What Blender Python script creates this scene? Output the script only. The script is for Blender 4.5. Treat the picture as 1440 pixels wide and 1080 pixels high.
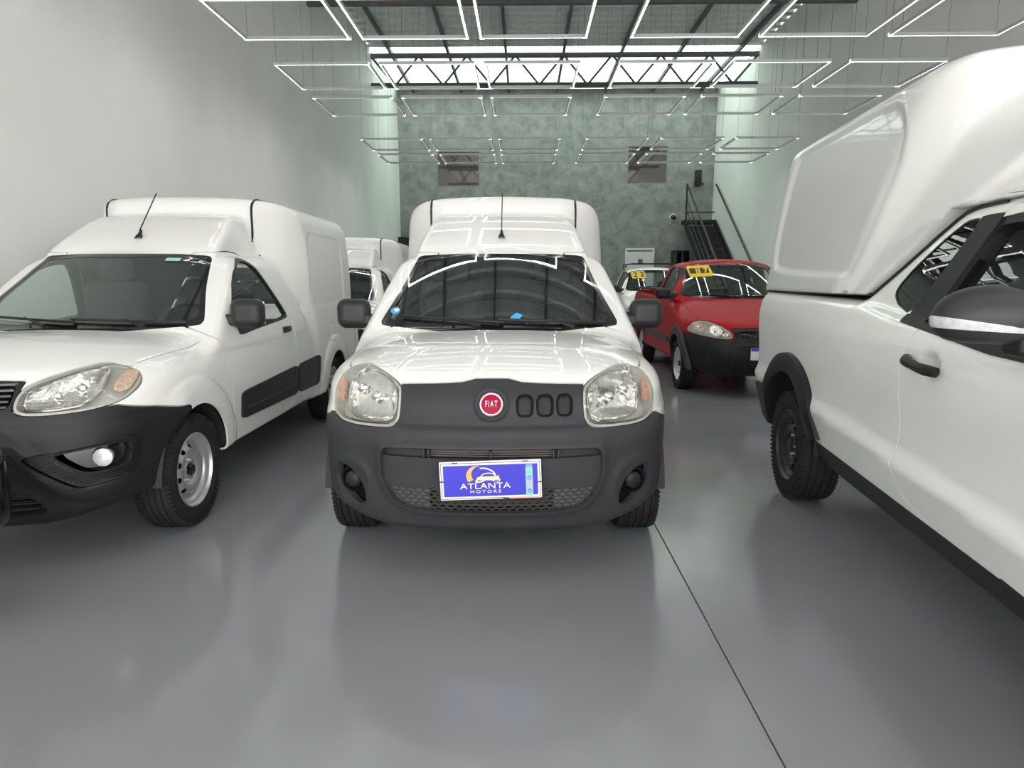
import bpy, bmesh, math, random
import numpy as np
random.seed(7); np.random.seed(7)
for _o in list(bpy.data.objects): bpy.data.objects.remove(_o)
SC = bpy.context.scene; COL = SC.collection
R = math.radians

# ------------------------------------------------------------------ camera
cam = bpy.data.cameras.new('camera'); cam.sensor_width = 36; cam.lens = 36*925/1440; cam.clip_end = 200
camo = bpy.data.objects.new('camera', cam); COL.objects.link(camo)
camo.location = (0, 0, 1.275); camo.rotation_euler = (math.pi/2 - math.atan(145/925), 0, 0)
SC.camera = camo
# ------------------------------------------------------------------ world, exposure
W = bpy.data.worlds.new('world'); SC.world = W; W.use_nodes = True
W.node_tree.nodes['Background'].inputs[0].default_value = (1.0, 0.985, 0.96, 1)
W.node_tree.nodes['Background'].inputs[1].default_value = 2.9
SC.view_settings.view_transform = 'Standard'; SC.view_settings.look = 'None'
SC.view_settings.gamma = 1; SC.view_settings.use_curve_mapping = False
SC.view_settings.exposure = 0.72
LED = 13.0            # strength of the ceiling light strips

# ------------------------------------------------------------------ materials
def nt(name):
    m = bpy.data.materials.new(name); m.use_nodes = True
    return m, m.node_tree.nodes, m.node_tree.links, m.node_tree.nodes['Principled BSDF']
def mat(name, col, rough=.5, metal=0, coat=0, spec=.5, var=.04, scale=6, bump=0, bscale=60, emit=0, alpha=1):
    m, n, l, b = nt(name)
    tc = n.new('ShaderNodeTexCoord'); no = n.new('ShaderNodeTexNoise'); no.inputs['Scale'].default_value = scale
    no.inputs['Detail'].default_value = 4
    l.new(tc.outputs['Object'], no.inputs['Vector'])
    cr = n.new('ShaderNodeValToRGB')
    c = np.array(col)
    cr.color_ramp.elements[0].position = .3; cr.color_ramp.elements[1].position = .7
    cr.color_ramp.elements[0].color = (*np.clip(c*(1-var), 0, 1), 1); cr.color_ramp.elements[1].color = (*np.clip(c*(1+var), 0, 1), 1)
    l.new(no.outputs['Fac'], cr.inputs['Fac']); l.new(cr.outputs['Color'], b.inputs['Base Color'])
    b.inputs['Roughness'].default_value = rough; b.inputs['Metallic'].default_value = metal
    b.inputs['Coat Weight'].default_value = coat; b.inputs['Coat Roughness'].default_value = .03
    b.inputs['Specular IOR Level'].default_value = spec
    if bump:
        n2 = n.new('ShaderNodeTexNoise'); n2.inputs['Scale'].default_value = bscale; n2.inputs['Detail'].default_value = 3
        l.new(tc.outputs['Object'], n2.inputs['Vector'])
        bp = n.new('ShaderNodeBump'); bp.inputs['Strength'].default_value = bump; bp.inputs['Distance'].default_value = .004
        l.new(n2.outputs['Fac'], bp.inputs['Height']); l.new(bp.outputs['Normal'], b.inputs['Normal'])
    if emit:
        b.inputs['Emission Color'].default_value = (*col, 1); b.inputs['Emission Strength'].default_value = emit
    return m
def glass(name, tint, ior=1.6, rough=0.0, refl=(1, 1, 1), haze=0):
    m, n, l, b = nt(name); n.remove(b)
    t = n.new('ShaderNodeBsdfTransparent'); t.inputs[0].default_value = (*tint, 1)
    g = n.new('ShaderNodeBsdfGlossy'); g.inputs['Roughness'].default_value = rough; g.inputs['Color'].default_value = (*refl, 1)
    f0 = ((ior-1)/(ior+1))**2*1.8               # both faces of the pane; Schlick curve
    lw = n.new('ShaderNodeLayerWeight'); lw.inputs['Blend'].default_value = .5
    pw = n.new('ShaderNodeMath'); pw.operation = 'POWER'; pw.inputs[1].default_value = 5; l.new(lw.outputs['Facing'], pw.inputs[0])
    fr = n.new('ShaderNodeMath'); fr.operation = 'MULTIPLY_ADD'; fr.inputs[1].default_value = 1-f0; fr.inputs[2].default_value = f0; l.new(pw.outputs[0], fr.inputs[0])
    mx = n.new('ShaderNodeMixShader'); l.new(fr.outputs[0], mx.inputs[0]); l.new(t.outputs[0], mx.inputs[1]); l.new(g.outputs[0], mx.inputs[2])
    if haze:                                  # aged polycarbonate: a little milky diffusion
        df = n.new('ShaderNodeBsdfDiffuse'); df.inputs[0].default_value = (.72, .72, .67, 1); m2 = n.new('ShaderNodeMixShader'); m2.inputs[0].default_value = haze
        l.new(mx.outputs[0], m2.inputs[1]); l.new(df.outputs[0], m2.inputs[2]); mx = m2
    l.new(mx.outputs[0], n['Material Output'].inputs['Surface'])
    return m
MT = dict(
    white=mat('white_paint', (.86, .86, .83), .4, spec=.3, coat=.9, var=.008, scale=2),
    red=mat('red_paint', (.36, .002, .009), .4, spec=.15, coat=.05, var=.04, scale=2),
    plastic=mat('black_plastic', (.015, .015, .0165), .45, spec=.3, var=.15, bump=.08, bscale=500),
    faded=mat('faded_grey_plastic', (.038, .039, .043), .5, spec=.25, var=.10, scale=5, bump=.08, bscale=500),
    faded2=mat('pale_grey_plastic', (.12, .12, .127), .5, var=.1),
    gloss=mat('gloss_black', (.008, .008, .009), .12, coat=.5),
    trim=mat('interior_trim', (.022, .022, .024), .7, var=.1),
    pit=mat('dark_recess', (.006, .006, .0065), .6, spec=.15),
    seat=mat('seat_fabric', (.03, .03, .033), .9, var=.2, scale=40),
    rubber=mat('tyre_rubber', (.022, .021, .021), .75, spec=.2, var=.25, scale=12, bump=.15, bscale=90),
    steel=mat('silver_steel', (.55, .56, .57), .32, metal=.75, var=.05),
    blackrim=mat('black_steel', (.02, .021, .024), .35, var=.1),
    chrome=mat('chrome', (.62, .62, .64), .10, metal=1, var=.02),
    reflector=mat('lamp_reflector', (.84, .84, .83), .10, metal=1, var=.10, scale=30, bump=.35, bscale=28),
    housing=mat('lamp_housing', (.44, .44, .41), .35, metal=.2, var=.06),
    amber=mat('amber_lamp', (.62, .30, .18), .3, var=.25, scale=60),
    clear=glass('clear_glass', (.92, .96, .95), 1.5),
    wind=glass('windshield_glass', (.78, .88, .85), 1.85, refl=(.92, 1, .98)),
    lens=glass('headlamp_lens', (.95, .95, .91), 1.5, .03, haze=.07),
    tinted=glass('tinted_glass', (.10, .11, .11), 1.6),
    mirror=mat('mirror_glass', (.7, .72, .72), .02, metal=1, var=.01),
    blue=mat('plate_blue', (.045, .04, .52), .35, var=.06, scale=3),
    pwhite=mat('print_white', (.85, .84, .88), .4, var=.02),
    pcyan=mat('print_cyan', (.30, .55, .85), .4, var=.02),
    pgold=mat('print_gold', (.90, .45, .09), .4, var=.15, scale=20),
    pcream=mat('print_cream', (.92, .72, .38), .4, var=.05),
    pgreen=mat('print_green', (.2, .6, .35), .4, var=.02),
    pink=mat('print_pink', (.80, .38, .34), .4, var=.05),
    yellow=mat('card_yellow', (.85, .56, .01), .5, var=.02),
    pblack=mat('print_black', (.01, .01, .01), .5),
    embred=mat('emblem_red', (.33, .003, .035), .4, spec=.15, var=.1, scale=30),
    mould=mat('dull_black_moulding', (.014, .014, .015), .38, var=.1),
    letter=mat('raised_grey_letter', (.05, .05, .052), .4),
    sticker=mat('sticker_blue', (.05, .45, .85), .5),
    teal=mat('sticker_teal', (.35, .72, .65), .5),
    mlamp=mat('mirror_indicator', (.50, .51, .53), .25, var=.15, scale=60),
    lamp=mat('indicator_clear', (.82, .84, .86), .15, metal=.3, var=.1, scale=40),
)
def radiator_mat():
    m, n, l, b = nt('radiator_fins'); tc = n.new('ShaderNodeTexCoord'); w = n.new('ShaderNodeTexWave'); w.bands_direction = 'Z'
    w.inputs['Scale'].default_value = 40; w.inputs['Distortion'].default_value = 1.5
    cr = n.new('ShaderNodeValToRGB'); cr.color_ramp.elements[0].color = (.02, .014, .01, 1); cr.color_ramp.elements[1].color = (.20, .14, .10, 1)
    l.new(tc.outputs['Object'], w.inputs['Vector']); l.new(w.outputs['Fac'], cr.inputs['Fac']); l.new(cr.outputs['Color'], b.inputs['Base Color'])
    b.inputs['Roughness'].default_value = .6; b.inputs['Metallic'].default_value = .3
    return m
MT['radiator'] = radiator_mat()

# ------------------------------------------------------------------ mesh library
def pch(xs, ys):
    xs = np.array(xs, float); ys = np.array(ys, float); h = np.diff(xs); d = np.diff(ys)/h
    m = np.zeros_like(xs); m[0] = d[0]; m[-1] = d[-1]
    for i in range(1, len(xs)-1):
        if d[i-1]*d[i] > 0:
            w1, w2 = 2*h[i]+h[i-1], h[i]+2*h[i-1]; m[i] = (w1+w2)/(w1/d[i-1]+w2/d[i])
    def f(x):
        x = np.asarray(x, float); xc = np.clip(x, xs[0], xs[-1])
        i = np.clip(np.searchsorted(xs, xc)-1, 0, len(xs)-2); t = (xc-xs[i])/h[i]
        r = (2*t**3-3*t**2+1)*ys[i]+(t**3-2*t**2+t)*h[i]*m[i]+(-2*t**3+3*t**2)*ys[i+1]+(t**3-t**2)*h[i]*m[i+1]
        return r + np.where(x > xs[-1], (x-xs[-1])*m[-1], 0) + np.where(x < xs[0], (x-xs[0])*m[0], 0)
    return f
def smax(a, b, k):
    h = np.maximum(k-np.abs(a-b), 0)/k
    return np.maximum(a, b)+h*h*k*.25
def smin(a, b, k): return -smax(-a, -b, k)
def sst(a, b, x):
    t = np.clip((x-a)/(b-a), 0, 1); return t*t*(3-2*t)
def sdpoly(x, y, P):
    P = np.asarray(P, float); d = np.full(np.shape(x), 1e9); s = np.ones(np.shape(x))
    for i in range(len(P)):
        ax, ay = P[i]; bx, by = P[i-1]; ex, ey = bx-ax, by-ay; wx, wy = x-ax, y-ay
        t = np.clip((wx*ex+wy*ey)/(ex*ex+ey*ey+1e-12), 0, 1)
        d = np.minimum(d, (wx-ex*t)**2+(wy-ey*t)**2)
        c1 = y >= ay; c2 = y < by; c3 = ex*wy > ey*wx
        s = np.where((c1 & c2 & c3) | (~c1 & ~c2 & ~c3), -s, s)
    return s*np.sqrt(d)
def sdline(x, y, P):
    d = np.full(np.broadcast(x, y).shape, 1e9)
    for (ax, ay), (bx, by) in zip(P[:-1], P[1:]):
        ex, ey = bx-ax, by-ay; wx, wy = x-ax, y-ay
        t = np.clip((wx*ex+wy*ey)/(ex*ex+ey*ey), 0, 1); d = np.minimum(d, (wx-ex*t)**2+(wy-ey*t)**2)
    return np.sqrt(d)
def rnd(P, n=2, q=.22):
    P = [np.array(p, float) for p in P]
    for _ in range(n):
        Q = []
        for i in range(len(P)):
            a, b = P[i], P[(i+1) % len(P)]; Q += [a+(b-a)*q, b-(b-a)*q]
        P = Q
    return [tuple(p) for p in P]
def grad(f, V, e=1.5e-3):
    x, y, z = V.T
    return np.stack([f(x+e, y, z)-f(x-e, y, z), f(x, y+e, z)-f(x, y-e, z), f(x, y, z+e)-f(x, y, z-e)], 1)/(2*e)
def normals(f, V):
    g = grad(f, V); return g/(np.linalg.norm(g, axis=1, keepdims=True)+1e-9)
def snets(f, xs, ys, zs, it=6):
    G = f(xs[:, None, None], ys[None, :, None], zs[None, None, :]); nx, ny, nz = len(xs), len(ys), len(zs)
    G = np.broadcast_to(G, (nx, ny, nz)); S = G < 0
    c = np.zeros((nx-1, ny-1, nz-1), int)
    offs = [(i, j, k) for i in (0, 1) for j in (0, 1) for k in (0, 1)]
    for i, j, k in offs: c += S[i:nx-1+i, j:ny-1+j, k:nz-1+k]
    act = (c > 0) & (c < 8); idx = np.full(act.shape, -1); I, J, K = np.nonzero(act); idx[I, J, K] = np.arange(len(I))
    val = {o: G[I+o[0], J+o[1], K+o[2]] for o in offs}
    acc = np.zeros((len(I), 3)); cnt = np.zeros(len(I))
    for a in offs:
        for ax in range(3):
            if a[ax]: continue
            b = list(a); b[ax] = 1; b = tuple(b); va, vb = val[a], val[b]; m = (va < 0) != (vb < 0)
            t = np.where(m, va/(va-vb+1e-20), 0)
            pa = np.stack([xs[I+a[0]], ys[J+a[1]], zs[K+a[2]]], 1); pb = np.stack([xs[I+b[0]], ys[J+b[1]], zs[K+b[2]]], 1)
            acc += np.where(m[:, None], pa+(pb-pa)*t[:, None], 0); cnt += m
    V = acc/cnt[:, None]; Q = []
    for ax in range(3):
        sl0 = [slice(None)]*3; sl1 = [slice(None)]*3; sl0[ax] = slice(0, -1); sl1[ax] = slice(1, None)
        e = S[tuple(sl0)] != S[tuple(sl1)]; i, j, k = np.nonzero(e); ijk = np.stack([i, j, k], 1)
        o1, o2 = [(1, 2), (2, 0), (0, 1)][ax]
        ok = (ijk[:, o1] > 0) & (ijk[:, o2] > 0) & (ijk[:, o1] < act.shape[o1]) & (ijk[:, o2] < act.shape[o2])
        ijk = ijk[ok]; qs = []
        for d1, d2 in ((0, 0), (-1, 0), (-1, -1), (0, -1)):
            q = ijk.copy(); q[:, o1] += d1; q[:, o2] += d2; qs.append(idx[q[:, 0], q[:, 1], q[:, 2]])
        q = np.stack(qs, 1); neg = S[ijk[:, 0], ijk[:, 1], ijk[:, 2]]
        q[~neg] = q[~neg][:, ::-1]; Q.append(q)
    Q = np.concatenate(Q); h = min(np.diff(xs).min(), np.diff(ys).min(), np.diff(zs).min())
    for _ in range(it):
        g = grad(f, V); v = f(*V.T); st = -v[:, None]*g/((g*g).sum(1, keepdims=True)+1e-6)
        L = np.linalg.norm(st, axis=1, keepdims=True); V = V+st*np.minimum(1, h/(L+1e-9))
    T = np.concatenate([Q[:, [0, 1, 2]], Q[:, [0, 2, 3]]])
    return V, T
def compact(V, T):
    u, inv = np.unique(T, return_inverse=True); return V[u], inv.reshape(-1, 3)
def cut(M, fld):
    """split a triangle sheet along fld(V)=0 -> (inside, outside)"""
    V, T = M
    if len(T) == 0: return M, M
    s = fld(V) if callable(fld) else fld; s = np.where(np.abs(s) < 1e-5, 1e-5, s); ins = s < 0; c = ins[T].sum(1)
    Tin, Tout, mix = T[c == 3], T[c == 0], T[(c == 1) | (c == 2)]
    if len(mix):
        m = ins[mix]; lone_in = m.sum(1) == 1
        lone = np.where(lone_in, np.argmax(m, 1), np.argmin(m, 1)); r = np.arange(len(mix))
        l, a, b = mix[r, lone], mix[r, (lone+1) % 3], mix[r, (lone+2) % 3]
        E = np.concatenate([np.stack([l, a], 1), np.stack([l, b], 1)]); E.sort(1)
        key = E[:, 0].astype(np.int64)*len(V)+E[:, 1]; u, first, inv = np.unique(key, return_index=True, return_inverse=True)
        e = E[first]; t = s[e[:, 0]]/(s[e[:, 0]]-s[e[:, 1]]); P = V[e[:, 0]]+(V[e[:, 1]]-V[e[:, 0]])*t[:, None]
        inv = inv.ravel()+len(V); pa, pb = inv[:len(mix)], inv[len(mix):]; V = np.concatenate([V, P])
        t1 = np.stack([l, pa, pb], 1); t2 = np.stack([pa, a, b], 1); t3 = np.stack([pa, b, pb], 1); L = lone_in
        Tin = np.concatenate([Tin, t1[L], t2[~L], t3[~L]]); Tout = np.concatenate([Tout, t1[~L], t2[L], t3[L]])
    return compact(V, Tin), compact(V, Tout)
def groove(M, fld, g=.003):
    i, o = cut(M, lambda V: fld(V)+g); s, o = cut(o, lambda V: fld(V)-g); return i, s, o
class MB:
    """collects numpy pieces into one mesh"""
    def __init__(s): s.V = []; s.F = []; s.M = []; s.N = []; s.n = 0
    def add(s, V, F, m=0, N=None):
        V = np.asarray(V, float); s.V.append(V); s.F += [(np.asarray(F, int)+s.n, m)]
        s.N.append(np.zeros_like(V) if N is None else N); s.n += len(V); return s
    def build(s, name, mats, parent=None, custom=False, ang=35):
        V = np.concatenate(s.V); me = bpy.data.meshes.new(name)
        sizes = np.concatenate([np.full(len(f), f.shape[1]) for f, m in s.F]); flat = np.concatenate([f.ravel() for f, m in s.F])
        mi = np.concatenate([np.full(len(f), m) for f, m in s.F])
        me.vertices.add(len(V)); me.vertices.foreach_set('co', V.ravel())
        me.loops.add(len(flat)); me.loops.foreach_set('vertex_index', flat.astype(np.int32))
        me.polygons.add(len(sizes)); me.polygons.foreach_set('loop_start', np.concatenate([[0], np.cumsum(sizes)[:-1]]).astype(np.int32))
        me.polygons.foreach_set('material_index', mi.astype(np.int32))
        for k in (mats if isinstance(mats, (list, tuple)) else [mats]): me.materials.append(MT[k] if isinstance(k, str) else k)
        me.update(calc_edges=True); me.validate(clean_customdata=False)
        me.polygons.foreach_set('use_smooth', np.ones(len(me.polygons), bool))
        if custom and len(me.vertices) == len(V): me.normals_split_custom_set_from_vertices([tuple(v) for v in np.concatenate(s.N)])
        else: me.set_sharp_from_angle(angle=R(ang))
        o = bpy.data.objects.new(name, me); COL.objects.link(o); o.parent = parent
        return o
def shell(mb, M, f, th=.012, off=0., m=(0, 1)):
    """sheet with analytic normals, an inner skin and a rim"""
    V, T = M
    if len(T) == 0: return mb
    N = normals(f, V)
    fn = np.cross(V[T[:, 1]]-V[T[:, 0]], V[T[:, 2]]-V[T[:, 0]])
    if (fn*N[T[:, 0]]).sum() < 0: T = T[:, ::-1]
    A = V+N*off; B = A-N*th
    mb.add(A, T, m[0], N); mb.add(B, T[:, ::-1], m[1], -N)
    E = np.concatenate([T[:, [0, 1]], T[:, [1, 2]], T[:, [2, 0]]]).astype(np.int64); k = E[:, 0]*len(V)+E[:, 1]; kr = E[:, 1]*len(V)+E[:, 0]
    E = E[~np.isin(k, kr)]
    if len(E):
        q = np.stack([A[E[:, 1]], A[E[:, 0]], B[E[:, 0]], B[E[:, 1]]], 1)
        n = np.cross(q[:, 1]-q[:, 0], q[:, 2]-q[:, 0]); n /= np.linalg.norm(n, axis=1, keepdims=True)+1e-12
        mb.add(q.reshape(-1, 3), np.arange(len(q)*4).reshape(-1, 4), m[0], np.repeat(n, 4, 0))
    return mb
def sheet(name, M, f, mats, parent, th=.012, off=0.):
    if len(M[1]) == 0: return None
    mm = mats if isinstance(mats, (list, tuple)) else [mats, mats]
    return shell(MB(), M, f, th, off).build(name, mm, parent, custom=True)
def side_of(M, s): return cut(M, lambda V: -s*V[:, 0])[0]
def flip_orient(M): return M[0], M[1][:, ::-1]
# --- plain solids
def box_vf(c, h):
    c = np.array(c); h = np.array(h)
    V = np.array([[x, y, z] for x in (-1, 1) for y in (-1, 1) for z in (-1, 1)])*h+c
    return V, np.array([[0, 1, 3, 2], [4, 6, 7, 5], [0, 4, 5, 1], [2, 3, 7, 6], [0, 2, 6, 4], [1, 5, 7, 3]])
def rot_about(V, axis, ang, o=(0, 0, 0)):
    c, s = math.cos(ang), math.sin(ang); o = np.array(o); i, j = [(1, 2), (2, 0), (0, 1)][axis]; P = np.array(V)-o; Q = P.copy()
    Q[:, i] = c*P[:, i]-s*P[:, j]; Q[:, j] = s*P[:, i]+c*P[:, j]; return Q+o
def bevbox(c, h, b=.01, seg=2):
    bm = bmesh.new(); bmesh.ops.create_cube(bm, size=2)
    for v in bm.verts: v.co = [v.co[i]*h[i] for i in range(3)]
    bmesh.ops.bevel(bm, geom=bm.edges[:], offset=b, segments=seg, affect='EDGES', profile=.5)
    bm.verts.index_update(); V = np.array([v.co for v in bm.verts])+np.array(c); F = {}
    for f in bm.faces: F.setdefault(len(f.verts), []).append([v.index for v in f.verts])
    bm.free(); return V, [np.array(x) for x in F.values()]
def add_bev(mb, c, h, b=.01, m=0, rot=None):
    V, Fs = bevbox(c, h, b)
    if rot: V = rot_about(V, rot[0], rot[1], rot[2] if len(rot) > 2 else c)
    for i, F in enumerate(Fs):
        mb.add(V if i == 0 else V[:0], F if i == 0 else F-0, m) if i == 0 else mb.F.append((F+mb.n-len(V), m))
    return mb
def tube(P, r, n=8, cap=True):
    P = np.array(P, float); r = np.broadcast_to(r, (len(P),)); V = []; t = np.gradient(P, axis=0); up = np.array([0, 0, 1.])
    for i in range(len(P)):
        d = t[i]/np.linalg.norm(t[i]); a = np.cross(d, up if abs(d[2]) < .95 else [1, 0, 0]); a /= np.linalg.norm(a); b = np.cross(a, d)
        for k in range(n):
            q = 2*math.pi*(k+.5)/n; V.append(P[i]+r[i]*(math.cos(q)*a+math.sin(q)*b))
    F = [[i*n+k, (i+1)*n+k, (i+1)*n+(k+1) % n, i*n+(k+1) % n] for i in range(len(P)-1) for k in range(n)]
    V = np.array(V); m = len(V)
    if cap:
        V = np.concatenate([V, P[:1], P[-1:]])
        F += [[m, k, (k+1) % n, (k+1) % n] for k in range(n)]; F += [[m+1, m-n+(k+1) % n, m-n+k, m-n+k] for k in range(n)]
    return V, np.array(F)
def add_tube(mb, P, r, n=8, m=0):
    V, F = tube(P, r, n); q = F[:, 2] != F[:, 3]; k = mb.n
    mb.add(V, F[q], m)
    if (~q).any(): mb.F.append((F[~q][:, :3]+k, m))
    return mb
def lathe_x(prof, n=48, c=(0, 0, 0), close=False):
    """profile [(x, r)] turned about the X axis through c"""
    prof = np.array(prof, float); a = np.arange(n)*2*math.pi/n; m = len(prof)
    V = np.stack([np.repeat(prof[:, 0][:, None], n, 1), prof[:, 1][:, None]*np.cos(a), prof[:, 1][:, None]*np.sin(a)], 2).reshape(-1, 3)+np.array(c)
    F = [[i*n+k, i*n+(k+1) % n, ((i+1) % m)*n+(k+1) % n, ((i+1) % m)*n+k] for i in range(m if close else m-1) for k in range(n)]
    return V, np.array(F)
def prism(P, y0, y1):
    """polygon in (x, z), thickness along y"""
    P = np.array(P); n = len(P); V = np.concatenate([np.c_[P[:, 0], np.full(n, y0), P[:, 1]], np.c_[P[:, 0], np.full(n, y1), P[:, 1]]])
    return V, [np.array([list(range(n))]), np.array([list(range(2*n-1, n-1, -1))]), np.array([[i, i+n, (i+1) % n+n, (i+1) % n] for i in range(n)])]
def add_prism(mb, P, y0, y1, m=0, tf=None):
    V, Fs = prism(P, y0, y1); k = mb.n
    if tf: V = tf(V)
    mb.add(V, Fs[0], m)
    for F in Fs[1:]: mb.F.append((F+k, m))
    return mb
def text_vf(txt, size, ext=.001, sx=1.0, sp=1.0, bold=0):
    cu = bpy.data.curves.new('t', 'FONT'); cu.body = txt; cu.size = size; cu.extrude = ext; cu.align_x = 'CENTER'; cu.align_y = 'CENTER'; cu.space_character = sp; cu.offset = bold
    o = bpy.data.objects.new('t', cu); COL.objects.link(o); dg = bpy.context.evaluated_depsgraph_get(); me = bpy.data.meshes.new_from_object(o.evaluated_get(dg))
    V = np.array([v.co for v in me.vertices]); F = {}
    for p in me.polygons: F.setdefault(len(p.vertices), []).append(list(p.vertices))
    bpy.data.objects.remove(o); bpy.data.curves.remove(cu); bpy.data.meshes.remove(me)
    V = V[:, [0, 2, 1]]*np.array([sx, -1, 1]); return V, [np.array(x) for x in F.values()]     # stands in the x-z plane facing -y
def add_vf(mb, V, Fs, m=0):
    k = mb.n
    mb.add(V, Fs[0], m)
    for F in Fs[1:]: mb.F.append((F+k, m))
    return mb
def sdf_part(name, f, lo, hi, h, mats, parent, it=6):
    ax = [np.arange(a-h*1.6, b+h*2.6, h) for a, b in zip(lo, hi)]; M = snets(f, *ax, it=it)
    return MB().add(M[0], M[1], 0, normals(f, M[0])).build(name, mats, parent, custom=True)
def rbox(c, hx, r):
    c = np.array(c)
    def f(x, y, z):
        q = [np.abs(v-c[i])-(hx[i]-r) for i, v in enumerate((x, y, z))]
        return np.sqrt(sum(np.maximum(a, 0)**2 for a in q))+np.minimum(np.maximum(np.maximum(q[0], q[1]), q[2]), 0)-r
    return f
def empty(name, loc=(0, 0, 0), rz=0, label=None, cat=None, group=None):
    o = bpy.data.objects.new(name, None); COL.objects.link(o); o.location = loc; o.rotation_euler = (0, 0, rz); o.empty_display_size = .2
    return tag(o, label, cat, group)
def tag(o, label=None, cat=None, group=None, kind=None):
    for k, v in (('label', label), ('category', cat), ('group', group), ('kind', kind)):
        if v: o[k] = v
    return o
def deep(o, parent=None):
    c = o.copy(); COL.objects.link(c); c.parent = parent
    for ch in list(o.children): deep(ch, c)
    return c
# ------------------------------------------------------------------ the hall (turned 1 degree about the vertical)
RZ = -R(1.0); XL, XR, YB, YF, ZC = -3.85, 5.82, 21.0, -3.0, 7.0
def plaster(name, col, var=.05, scale=.6, rough=.6, stain=None):
    m, n, l, b = nt(name); tc = n.new('ShaderNodeTexCoord')
    a = n.new('ShaderNodeTexNoise'); a.inputs['Scale'].default_value = scale; a.inputs['Detail'].default_value = 6; l.new(tc.outputs['Object'], a.inputs['Vector'])
    cr = n.new('ShaderNodeValToRGB'); c = np.array(col)
    cr.color_ramp.elements[0].position = .35; cr.color_ramp.elements[1].position = .65
    cr.color_ramp.elements[0].color = (*c*(1-var), 1); cr.color_ramp.elements[1].color = (*c*(1+var), 1)
    l.new(a.outputs['Fac'], cr.inputs['Fac']); l.new(cr.outputs['Color'], b.inputs['Base Color'])
    b.inputs['Roughness'].default_value = rough
    s = n.new('ShaderNodeTexNoise'); s.inputs['Scale'].default_value = 25; s.inputs['Detail'].default_value = 5; l.new(tc.outputs['Object'], s.inputs['Vector'])
    bp = n.new('ShaderNodeBump'); bp.inputs['Strength'].default_value = .15; bp.inputs['Distance'].default_value = .01
    l.new(s.outputs['Fac'], bp.inputs['Height']); l.new(bp.outputs['Normal'], b.inputs['Normal'])
    return m
def concrete():
    m, n, l, b = nt('burnt_cement'); tc = n.new('ShaderNodeTexCoord')
    a = n.new('ShaderNodeTexNoise'); a.inputs['Scale'].default_value = 3.2; a.inputs['Detail'].default_value = 9; a.inputs['Roughness'].default_value = .66; a.inputs['Distortion'].default_value = .35
    l.new(tc.outputs['Object'], a.inputs['Vector'])
    cr = n.new('ShaderNodeValToRGB'); cr.color_ramp.elements[0].position = .36; cr.color_ramp.elements[1].position = .66
    cr.color_ramp.elements[0].color = (.17, .183, .174, 1); cr.color_ramp.elements[1].color = (.31, .325, .312, 1)
    l.new(a.outputs['Fac'], cr.inputs['Fac']); l.new(cr.outputs['Color'], b.inputs['Base Color']); b.inputs['Roughness'].default_value = .55
    return m
def epoxy():
    m, n, l, b = nt('grey_epoxy'); tc = n.new('ShaderNodeTexCoord')
    a = n.new('ShaderNodeTexNoise'); a.inputs['Scale'].default_value = .9; a.inputs['Detail'].default_value = 7; l.new(tc.outputs['Object'], a.inputs['Vector'])
    cr = n.new('ShaderNodeValToRGB'); cr.color_ramp.elements[0].position = .3; cr.color_ramp.elements[1].position = .7
    cr.color_ramp.elements[0].color = (.214, .222, .236, 1); cr.color_ramp.elements[1].color = (.248, .257, .272, 1)
    l.new(a.outputs['Fac'], cr.inputs['Fac'])
    # a few tan and pale scuff stains
    vo = n.new('ShaderNodeTexNoise'); vo.inputs['Scale'].default_value = 2.3; vo.inputs['Detail'].default_value = 8; vo.inputs['Roughness'].default_value = .75; l.new(tc.outputs['Object'], vo.inputs['Vector'])
    c2 = n.new('ShaderNodeValToRGB'); c2.color_ramp.elements[0].position = .70; c2.color_ramp.elements[1].position = .80
    l.new(vo.outputs['Fac'], c2.inputs['Fac'])
    mx = n.new('ShaderNodeMix'); mx.data_type = 'RGBA'; mx.inputs[7].default_value = (.26, .24, .19, 1)
    l.new(c2.outputs['Color'], mx.inputs[0]); l.new(cr.outputs['Color'], mx.inputs[6]); l.new(mx.outputs[2], b.inputs['Base Color'])
    rr = n.new('ShaderNodeMapRange'); rr.inputs['To Min'].default_value = .09; rr.inputs['To Max'].default_value = .22; l.new(a.outputs['Fac'], rr.inputs['Value']); l.new(rr.outputs[0], b.inputs['Roughness'])
    s = n.new('ShaderNodeTexNoise'); s.inputs['Scale'].default_value = 1.7; s.inputs['Detail'].default_value = 2; l.new(tc.outputs['Object'], s.inputs['Vector'])
    bp = n.new('ShaderNodeBump'); bp.inputs['Strength'].default_value = .12; bp.inputs['Distance'].default_value = .02
    l.new(s.outputs['Fac'], bp.inputs['Height']); l.new(bp.outputs['Normal'], b.inputs['Normal'])
    return m
MT.update(wall=plaster('painted_wall', (.84, .855, .825)), conc=concrete(), epoxy=epoxy(),
          joint=mat('joint_filler', (.02, .02, .02), .8), roof=mat('roof_sheet', (.62, .63, .62), .45, metal=.2, var=.10),
          steelgrey=mat('truss_steel', (.10, .10, .105), .55, var=.15), blackmetal=mat('black_metal', (.008, .008, .009), .5),
          alu=mat('lamp_profile', (.52, .55, .53), .5, var=.03), led=mat('led_diffuser', (1, 1, .98), .5, emit=LED),
          doorw=mat('white_door', (.72, .73, .72), .5), darkglass=mat('office_glass', (.42, .39, .36), .04, metal=.9, var=.05, scale=1),
          wframe=mat('window_frame', (.2, .2, .2), .5))
def place(o): o.rotation_euler = (0, 0, RZ); return o
def struct(name, parts, m, parent=None, kind='structure'):
    mb = MB()
    for c, h in parts: V, F = box_vf(c, h); mb.add(V, F)
    o = mb.build(name, m, parent)
    if parent is None: place(o)
    if kind: o['kind'] = kind
    return o
fl = struct('floor', [(((XL+XR)/2, (YF+YB)/2, -.16), ((XR-XL)/2+.2, (YB-YF)/2+.2, .15))], 'joint')
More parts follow.
